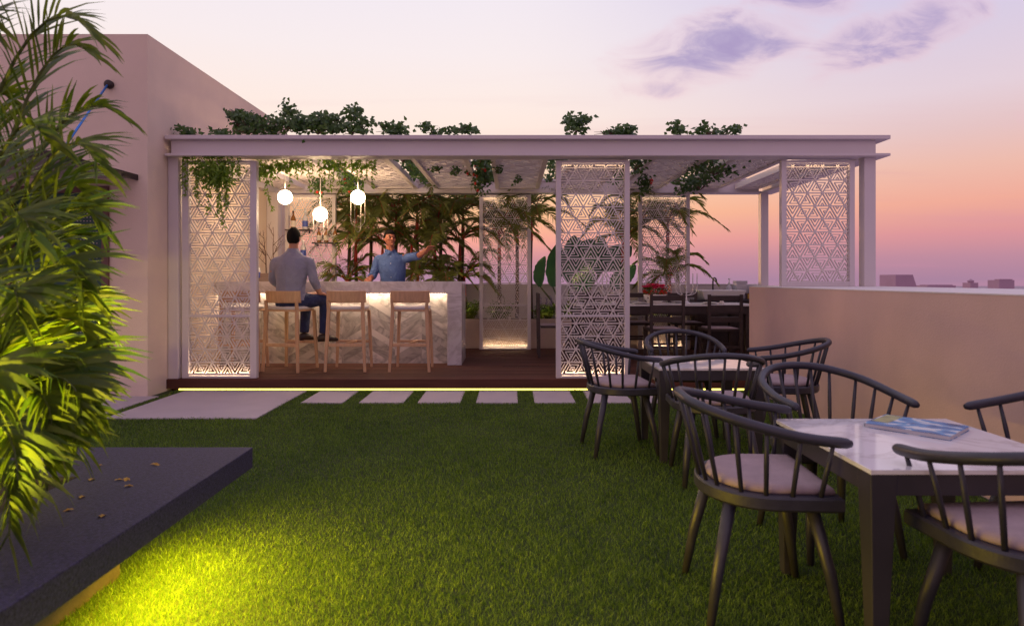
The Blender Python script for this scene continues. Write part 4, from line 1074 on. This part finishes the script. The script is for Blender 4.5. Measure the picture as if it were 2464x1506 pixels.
ivy_clump('last ivy tuft towards the right end of the roof beam', [IV(1705,314,7.7,46,22), IV(1752,315,7.7,50,20)], 180, .064)
# ivy lying in the open slots between roof panels
for x0, lb, n in ((-2.325,'dark ivy filling the roof slot above the bar',420), (-1.355,'dark ivy filling the slanting roof slot left of the red flowers',520), (-.385,'dark ivy filling the roof slot with red flowers',520), (.585,'ivy in the roof slot beside the middle screen',260), (2.525,'ivy hanging thickly through the right roof slot',700), (1.555,'ivy hanging through the roof slot right of the middle screen',420)):
    ivy_clump(lb, [(Vector((x0,8.0,2.80)),.12,.4,.07), (Vector((x0,8.8,2.82)),.12,.5,.06), (Vector((x0,9.6,2.80)),.12,.5,.06)] + ([(Vector((x0+.05,8.1,2.68)),.24,.35,.09),(Vector((x0+.1,8.9,2.60)),.2,.3,.09)] if x0 > 2 else []) + ([(Vector((x0,8.0,2.70)),.12,.35,.07)] if 1 < x0 < 2 else []), n, group='ivy in the roof slots')
# clusters hanging below the roof, some with red flowers
def basket(px, py, Yd, w_, h, n, label, red=6):
    c_ = P(px,py,Yd); T = thing('hanging_foliage', label, 'hanging plant', c_, group='dark hanging foliage clusters with red flowers')
    ml, mf = MB(), MB(); rx = w_/F*Yd/2; rz = h/F*Yd/2
    for j in range(n):
        v = Vector((rnd.gauss(0,.45), rnd.gauss(0,.45), rnd.gauss(0,.5))); b_ = rnd.uniform(0,6.28)
        leaf(ml, (v.x*rx, v.y*rx, v.z*rz), Vector((math.cos(b_),math.sin(b_),-rnd.uniform(0,1.0))), .065, .036)
    for j in range(red):
        v = Vector((rnd.uniform(-.9,.9)*rx, -rx*.6, rnd.uniform(-.9,.7)*rz))
        mf = MB()
        for q in range(6):
            b_ = q*1.05; leaf(mf, v, Vector((math.cos(b_),-.3,math.sin(b_))), .028, .022)
        build(mf, 'red_flower', M['redflower'], T)
    build(ml, 'leaves', M['ivy'], T)
    build(MB().tube([(0,0,-rz*.3),(0.01,0,.15),(0,0,2.73-c_.z)], .004, 5), 'hanging_stem', M['branch'], T)
basket(768,447,9.3,36,46,150,'dark foliage cluster hanging left behind the lowest globe', 3)
basket(838,445,9.3,36,44,150,'dark foliage cluster hanging beside the third globe lamp', 3)
basket(1160,425,8.7,44,80,280,'long dark foliage cluster hanging above the back screen with many red flowers', 12)
basket(1130,405,8.7,50,36,60,'loose red-flowered sprig left of the long hanging cluster', 10)
basket(1551,440,8.9,36,46,150,'dark foliage cluster hanging right of the middle screen', 3)
# trailing vines
def strand(ml, ms, x, y, z0, L, kind=0):
    pts = [Vector((x,y,z0))]; d = Vector((rnd.uniform(-.06,.06), rnd.uniform(-.05,.05), -1))
    n = max(3, int(L/.05))
    for k in range(n):
        d = (d + Vector((rnd.uniform(-.10,.10), rnd.uniform(-.06,.06), -.1))).normalized(); pts.append(pts[-1]+d*L/n)
    ms.tube(pts, .0028, 4)
    for p in pts:
        for j in range(6):
            b_ = rnd.uniform(0,6.28); leaf(ml, p+Vector((rnd.uniform(-.012,.012),0,rnd.uniform(-.025,.025))), Vector((math.cos(b_),math.sin(b_)*.6,-rnd.uniform(.1,1.2))), rnd.uniform(.032,.056), .021)
def vine(label, items, Yd, z0=2.655, mass=None):
    T = thing('trailing_vine', label, 'vine', P(items[0][0], 380, Yd), group='vines trailing from the front beam')
    ml, ms = MB(), MB()
    for px, py in items:
        p = P(px,py,Yd); strand(ml, ms, p.x, Yd+rnd.uniform(-.03,.03), z0, z0-p.z)
    build(ml, 'leaves', M['trail'], T, True); build(ms, 'stems', M['palmstem'], T, True)
    if mass:
        m2 = MB()
        for px, py, w_, h, n in mass:
            c_ = P(px,py,Yd)
            for j in range(n):
                q = c_+Vector((rnd.gauss(0,.42)*w_/F*Yd/2, rnd.gauss(0,.04), rnd.gauss(0,.42)*h/F*Yd/2)); b_ = rnd.uniform(0,6.28)
                leaf(m2, q, Vector((math.cos(b_),math.sin(b_)*.6,-rnd.uniform(.2,1.2))), rnd.uniform(.04,.07), .028)
        build(m2, 'dense_leaves', M['trail'], T, True)
vine('thick green vine bunch hanging over the left screen with long tails', [(472,470),(480,490),(500,450),(513,510),(521,545),(527,520),(534,500),(540,480),(550,490),(560,440),(490,430),(505,420),(572,425)], 7.26, 2.655, [(515,405,120,44,520),(520,430,80,40,240)])
vine('thin vine strand hanging down the left corner post', [(437,445),(444,470),(452,430),(462,420)], 7.26)
vine('vine strands hanging beside the left screen\'s right edge', [(618,430),(640,505),(655,440),(628,410),(668,425)], 7.55, 2.70, [(640,408,60,44,150),(680,400,60,30,90)])
vine('row of vine strands hanging above the leftmost globe', [(700,440),(715,425),(728,410),(742,455),(690,410),(752,420)], 7.6, 2.70, [(715,395,70,24,80)])
vine('row of vine strands hanging between the globes', [(778,440),(790,455),(803,430),(815,440),(828,425),(770,420)], 7.6, 2.70, [(800,398,90,24,90)])
vine('row of vine strands hanging right of the third globe', [(845,445),(858,425),(868,455),(880,430),(893,450),(905,415)], 7.6, 2.70, [(870,396,80,22,80)])
# small sprigs under the roof panels
for px, py, Yd, lb in ((1055,402,8.3,'small ivy sprig under the roof left of the red flowers'),(1095,412,8.3,'second small ivy sprig near the red flowers'),(1245,432,9.0,'small ivy sprig under the roof left of the middle screen'),(1195,403,8.3,'tiny ivy sprig right of the long hanging cluster'),(1690,425,8.7,'ivy sprig hanging in the right roof bay')):
    c_ = P(px,py,Yd); ivy_clump(lb, [(c_, .09,.06,.06), (c_+Vector((0,0,.12)), .02,.02,.05)], 46, .05, 'ivy sprigs below the roof')

# ------------------------------------------------------------------ people
def sec(c, rx, ry, n=16, rot=0, tilt=(0,0,1)):
    c = Vector(c); q = Vector((0,0,1)).rotation_difference(Vector(tilt).normalized()); Rz = Matrix.Rotation(rot,3,'Z')
    return [c + q @ (Rz @ Vector((rx*math.cos(2*PI*k/n), ry*math.sin(2*PI*k/n), 0))) for k in range(n)]
def head(mb, c, yaw, pitch=0, s=1.0):
    """skull with jaw, brow, nose and ears; looks along local -y"""
    Mx = Matrix.Translation(c) @ Matrix.Rotation(yaw,4,'Z') @ Matrix.Rotation(pitch,4,'X') @ Matrix.Scale(s,4)
    def sk(v):
        z = v.z
        if z < 0: 
            k = 1-.34*(-z/.118)**1.5; v = Vector((v.x*k, v.y*(1-.20*(-z/.118)**1.5)-.012*(-z/.118), z))
        if v.y < 0: v.y *= .93
        return v
    mb.ell((0,0,0), .074, .094, .118, 22, 16, None, sk); n0 = len(mb.v)
    fa = MB().ell((0,0,0), .074, .094, .118, 22, 16, None, sk)
    fa.loft([[(-.010,-.075,.018),(.010,-.075,.018),(.008,-.09,.018),(-.008,-.09,.018)],[(-.017,-.075,-.030),(.017,-.075,-.030),(.010,-.112,-.026),(-.010,-.112,-.026)]])
    fa.ell((0,-.080,.026), .052, .014, .010, 12, 6); fa.ell((0,-.078,-.088), .026, .018, .018, 12, 6)
    fa.ell((0,-.083,-.058), .024, .010, .010, 12, 6)
    for sx_ in (-1,1):
        fa.ell((sx_*.043,-.066,-.018), .020, .016, .016, 10, 6); fa.ell((sx_*.076,.008,-.008), .010, .020, .032, 10, 6)
    mb.v = mb.v[:-len(fa.v)] if False else mb.v
    for v in range(n0-(17*22), n0): mb.v[v] = tuple(Mx @ Vector(mb.v[v]))
    e = MB(); e.v = [tuple(Mx @ Vector(v)) for v in fa.v]; e.f = fa.f; mb.add(e.v, e.f)
    return Mx
def face_parts(T, Mx, hairmat, style):
    ey = MB()
    for sx_ in (-1,1): ey.ell((sx_*.030,-.081,.006), .012, .006, .006, 10, 6)
    build(xform(ey, Mx), 'eyes', M['eye'], T, True, True)
    br = MB()
    for sx_ in (-1,1): br.tube([(sx_*.014,-.090,.026),(sx_*.032,-.088,.031),(sx_*.050,-.076,.026)], [.0022,.003,.0018], 6)
    build(xform(br, Mx), 'eyebrows', M['hair'], T, True, True)
    build(xform(MB().ell((0,-.092,-.058), .022, .006, .006, 12, 6), Mx), 'mouth', M['lip'], T, True, True)
    def cap(v):
        lim = -.088 if v.y > .0 else (.048 if v.y < -.045 else .048-(v.y+.045)/.045*.11)
        if v.z < lim: v = Vector((v.x*.86, v.y*.86, max(v.z, lim)))
        return v
    hm = MB().ell((0,.006,.010), .083, .101, .121, 26, 18, None, cap)
    build(xform(hm, Mx), 'hair', hairmat, T, True, True)
def hand(mb, wrist, direc, palmn, curl=.25, thumb=1, spread=.12, fl=1.0, point=False):
    """palm, four unequal bent fingers and a thumb leaving the side of the palm"""
    w_ = Vector(wrist); d = Vector(direc).normalized(); n_ = Vector(palmn); n_ = (n_-d*n_.dot(d)).normalized(); s = d.cross(n_)*thumb
    def pt(a, b, c): return w_ + d*a + s*b + n_*c
    mb.loft([[pt(a,-b,-c),pt(a,0,-c*1.15),pt(a,b,-c),pt(a,b,c),pt(a,0,c*1.15),pt(a,-b,c)] for a,b,c in ((-.015,.024,.019),(.02,.034,.015),(.06,.041,.014),(.088,.040,.011))])
    for k, (b, L) in enumerate(((.030,.072),(.011,.082),(-.009,.076),(-.028,.060))):
        cu = curl*(1.0 if not point or k == 0 else 5.0); 
        if point and k == 0: cu = .05
        p = pt(.080,b,0); dd = (d + s*spread*(b/.03)).normalized(); pts = [p]; a = 0
        for j, f in enumerate((.42,.33,.25)):
            a += cu*(1+.3*j); q = (dd*math.cos(a) + n_*math.sin(a)); pts.append(pts[-1]+q*L*f*fl)
        mb.tube(pts, [.0098,.0088,.0080,.0062], 7)
    p = pt(.022,.030,.004); q1 = p+(d*.6+s*.75+n_*.25).normalized()*.036; q2 = q1+(d*.9+s*.25+n_*.3).normalized()*.030; q3 = q2+(d*.95+n_*.25).normalized()*.022
    mb.tube([p,q1,q2,q3], [.014,.0115,.010,.007], 7)

def limb(mb, pts, rad, n=14, sub=5):
    pts2 = catmull(pts, sub); m = len(pts2); rr = []
    for i in range(m):
        s = i/(m-1)*(len(rad)-1); k = min(int(s), len(rad)-2); rr.append(rad[k]+(rad[k+1]-rad[k])*(s-k))
    mb.tube(pts2, rr, n)

# seated guest, back to the camera
hip = Vector((-2.755, 7.97, .99))
T = thing('person', 'man in grey-blue shirt and dark jeans sitting at the bar, back turned', 'person', (hip.x, hip.y, .935))
bd = MB()
nk = Vector((-2.725, 7.99, 1.615)); hc = Vector((-2.715, 8.00, 1.79))
bd.tube([nk+Vector((0,0,-.08)), nk+Vector((0,0,.02)), hc+Vector((0,.01,-.05))], [.066,.058,.056], 14)
Mx = head(bd, hc, R(180-4), R(4), 1.0)
shL, shR = Vector((-2.930, 7.99, 1.505)), Vector((-2.525, 7.97, 1.505))
elL, elR = Vector((-2.985, 8.02, 1.27)), Vector((-2.462, 7.98, 1.265))
wrL, wrR = Vector((-2.87, 8.20, 1.10)), Vector((-2.425, 8.11, 1.095))
kL, kR = Vector((-2.66, 8.32, 1.015)), Vector((-2.39, 8.22, 1.02))
hL, hR = hip+Vector((-.095,.02,0)), hip+Vector((.095,.0,0))
aL, aR = Vector((-2.665, 8.245, .585)), Vector((-2.405, 8.215, .575))
bd.loft([sec(hip+Vector((0,0,-.04)),.155,.115), sec(hip+Vector((0,0,.10)),.145,.105), sec((-2.745,7.97,1.22),.135,.10), sec((-2.735,7.975,1.40),.16,.11), sec((-2.728,7.98,1.53),.165,.10), sec((-2.725,7.99,1.60),.08,.07)])
for a, b, c in ((shL,elL,wrL),(shR,elR,wrR)): limb(bd, [a,b,c], [.055,.048,.043,.040,.027])
for a, b, c in ((hL,kL,aL),(hR,kR,aR)): limb(bd, [a,b,c], [.085,.072,.058,.052,.040])
hand(bd, wrR, (.55,.75,-.32), (0,-.25,-1), .22, -1); hand(bd, wrL, (.5,.8,-.2), (0,-.2,-1), .22, 1)
build(fuse(bd, .0055, 2), 'body', M['skin'], T, True, True)
face_parts(T, Mx, M['hair'], 0)
st_ = MB()
def fold(ring, amp, k): return [p + Vector((p.x-hip.x, p.y-hip.y, 0))*amp*math.sin(i*k) for i, p in enumerate(ring)]
st_.loft([fold(sec((-2.752,7.975,1.005),.192,.150,26),.05,2.1), fold(sec((-2.750,7.972,1.10),.180,.138,26),.05,1.7), fold(sec((-2.745,7.972,1.20),.176,.130,26),.035,1.4), fold(sec((-2.738,7.975,1.34),.198,.135,26),.02,1.2), sec((-2.732,7.98,1.46),.218,.130,26), sec((-2.728,7.982,1.53),.186,.112,26), sec((-2.726,7.985,1.59),.115,.088,26), sec((-2.725,7.99,1.63),.074,.068,26), sec((-2.724,7.992,1.655),.070,.064,26)])
for a, b, c, sd in ((shL,elL,wrL,-1),(shR,elR,wrR,1)):
    m_ = b.lerp(c, .62)
    limb(st_, [a+Vector((-sd*.05,0,-.01)), a+Vector((sd*.012,0,-.03)), a.lerp(b,.55)+Vector((sd*.006,0,0)), b, b.lerp(c,.35), m_], [.062,.066,.059,.056,.053,.048])
    for f in (.35,.6,.9,1.15): 
        q = a.lerp(b,f) if f <= 1 else b.lerp(c,f-1); st_.ell(q, .060,.060,.014, 12, 6)
build(fuse(st_, .009, 2), 'shirt', M['shirtg'], T, True, True)
tr = MB()
tr.loft([sec(hip+Vector((0,.0,-.062)),.165,.140,18), sec(hip+Vector((0,0,.0)),.182,.152,18), sec(hip+Vector((0,0,.055)),.172,.135,18)])
for a, b, c in ((hL,kL,aL),(hR,kR,aR)):
    limb(tr, [a+Vector((0,0,-.0)),a.lerp(b,.5),b,b.lerp(c,.12),b.lerp(c,.5),c], [.098,.095,.080,.072,.064,.056])
    for f in (.80,.87,.94): tr.ell(b.lerp(c,f), .062,.062,.010, 12, 6)
build(fuse(tr, .009, 2), 'trousers', M['jeans'], T, True, True)
def shoe(a, d, par):
    d = Vector(d).normalized(); s = d.cross(Vector((0,0,1))); m_ = MB(); z = a.z
    m_.loft([[a+d*u_+s*w_*math.cos(2*PI*k/12)+Vector((0,0,-.105+h*(.5+.5*math.sin(2*PI*k/12)))) for k in range(12)] for u_,w_,h in ((-.075,.022,.06),(-.055,.036,.095),(0,.040,.11),(.07,.043,.082),(.13,.045,.062),(.175,.036,.048),(.195,.014,.03))])
    build(m_, 'shoe', M['shoe'], par, True, True)
shoe(aR, (.92,.36,0), T); shoe(aL, (.75,.66,0), T)

# bartender
c0 = Vector((-1.745, 9.46, DECK))
T = thing('person', 'bartender in blue button shirt behind the bar, one arm stretched out pointing', 'person', (c0.x, c0.y, DECK))
bd = MB()
pel = Vector((-1.745, 9.46, 1.06)); nk = Vector((-1.775, 9.43, 1.665)); hc = Vector((-1.785, 9.41, 1.865))
bd.tube([nk+Vector((0,0,-.08)), nk+Vector((0,0,.02)), hc+Vector((0,.015,-.06))], [.068,.060,.058], 14)
Mx = head(bd, hc, R(32), R(-3), 1.06)
sR, sL = Vector((-1.955, 9.43, 1.575)), Vector((-1.575, 9.43, 1.590))
eR, eL = Vector((-2.03, 9.42, 1.33)), Vector((-1.36, 9.24, 1.600))
wR, wL = Vector((-2.03, 9.17, 1.285)), Vector((-1.185, 9.06, 1.690))
bd.loft([sec(pel,.155,.11), sec((-1.745,9.46,1.22),.14,.10), sec((-1.75,9.455,1.42),.16,.11), sec((-1.765,9.44,1.56),.165,.10), sec((-1.775,9.435,1.65),.08,.07)])
for a, b, c in ((sR,eR,wR),(sL,eL,wL)): limb(bd, [a,b,c], [.056,.049,.045,.041,.028])
for sx_ in (-1,1): limb(bd, [pel+Vector((sx_*.09,0,0)), (pel.x+sx_*.10,9.45,.62), (pel.x+sx_*.11,9.47,.22)], [.09,.075,.06,.055,.042])
hand(bd, wR, (.12,-.95,-.25), (0,-.2,-1), .12, -1); hand(bd, wL, (.50,-.62,.34), (.1,-.3,-1), .10, 1, .14)
build(fuse(bd, .0055, 2), 'body', M['skinb'], T, True, True)
face_parts(T, Mx, M['hair'], 1)
st_ = MB(); hip = Vector((-1.75,9.45,1.2))
st_.loft([fold(sec((-1.745,9.46,.93),.182,.132,26),.03,1.3), fold(sec((-1.745,9.46,1.10),.176,.130,26),.03,1.5), fold(sec((-1.748,9.458,1.25),.178,.132,26),.025,1.3), fold(sec((-1.755,9.45,1.40),.198,.138,26),.015,1.1), sec((-1.763,9.442,1.52),.208,.126,26), sec((-1.768,9.438,1.60),.185,.108,26), sec((-1.772,9.434,1.645),.115,.085,26), sec((-1.775,9.432,1.68),.076,.071,26)])
for a, b, c, sd in ((sR,eR,wR,-1),(sL,eL,wL,1)):
    f2 = .45 if sd < 0 else .18
    limb(st_, [a+Vector((-sd*.06,0,-.01)), a+Vector((sd*.005,0,-.02)), a.lerp(b,.55), b, b.lerp(c,f2)], [.064,.068,.062,.058,.055])
    st_.tube([b.lerp(c,f2-.12), b.lerp(c,f2)], .060, 14)
    for f in (.4,.7,.95): st_.ell(a.lerp(b,f), .061,.061,.016, 12, 6)
build(fuse(st_, .009, 2), 'shirt', M['shirtb'], T, True, True)
cl = MB()
for sd in (-1,1):
    Mc = Matrix.Translation((-1.778,9.425,1.675)) @ Matrix.Rotation(R(18),4,'Z')
    cl.add([Mc @ Vector(v) for v in [(0,-.088,-.03),(sd*.055,-.088,-.055),(sd*.088,-.03,.0),(sd*.080,.03,.035),(sd*.062,-.045,.035),(sd*.01,-.082,.012),
            (0,-.082,-.03),(sd*.055,-.080,-.055),(sd*.080,-.03,.0),(sd*.072,.03,.035),(sd*.054,-.040,.035),(sd*.01,-.074,.012)]],
           [(0,1,2,3,4,5),(11,10,9,8,7,6),(0,6,7,1),(1,7,8,2),(2,8,9,3),(3,9,10,4),(4,10,11,5),(5,11,6,0)])
build(cl, 'collar', M['shirtb'], T, True)
bt = MB()
for z_ in (1.60,1.50,1.40,1.30,1.20,1.10):
    bt.ell((-1.745+.02*(1.6-z_)-.01, 9.46-.142+(.018 if z_ > 1.55 else (.008 if z_ < 1.35 else 0)), z_), .0075,.006,.0075, 8, 6)
build(bt, 'buttons', M['button'], T, True, True)
tr = MB(); tr.loft([sec((-1.745,9.46,.85),.165,.125,18), sec(pel,.168,.124,18)])
for sx_ in (-1,1): limb(tr, [pel+Vector((sx_*.085,0,-.12)), (pel.x+sx_*.10,9.45,.62), (pel.x+sx_*.11,9.47,.25)], [.098,.085,.072,.066,.060])
build(fuse(tr, .010, 2), 'trousers', M['jeans'], T, True, True)
for sx_ in (-1,1): shoe(Vector((pel.x+sx_*.11,9.46,DECK+.106)), (sx_*.15,-1,0), T)
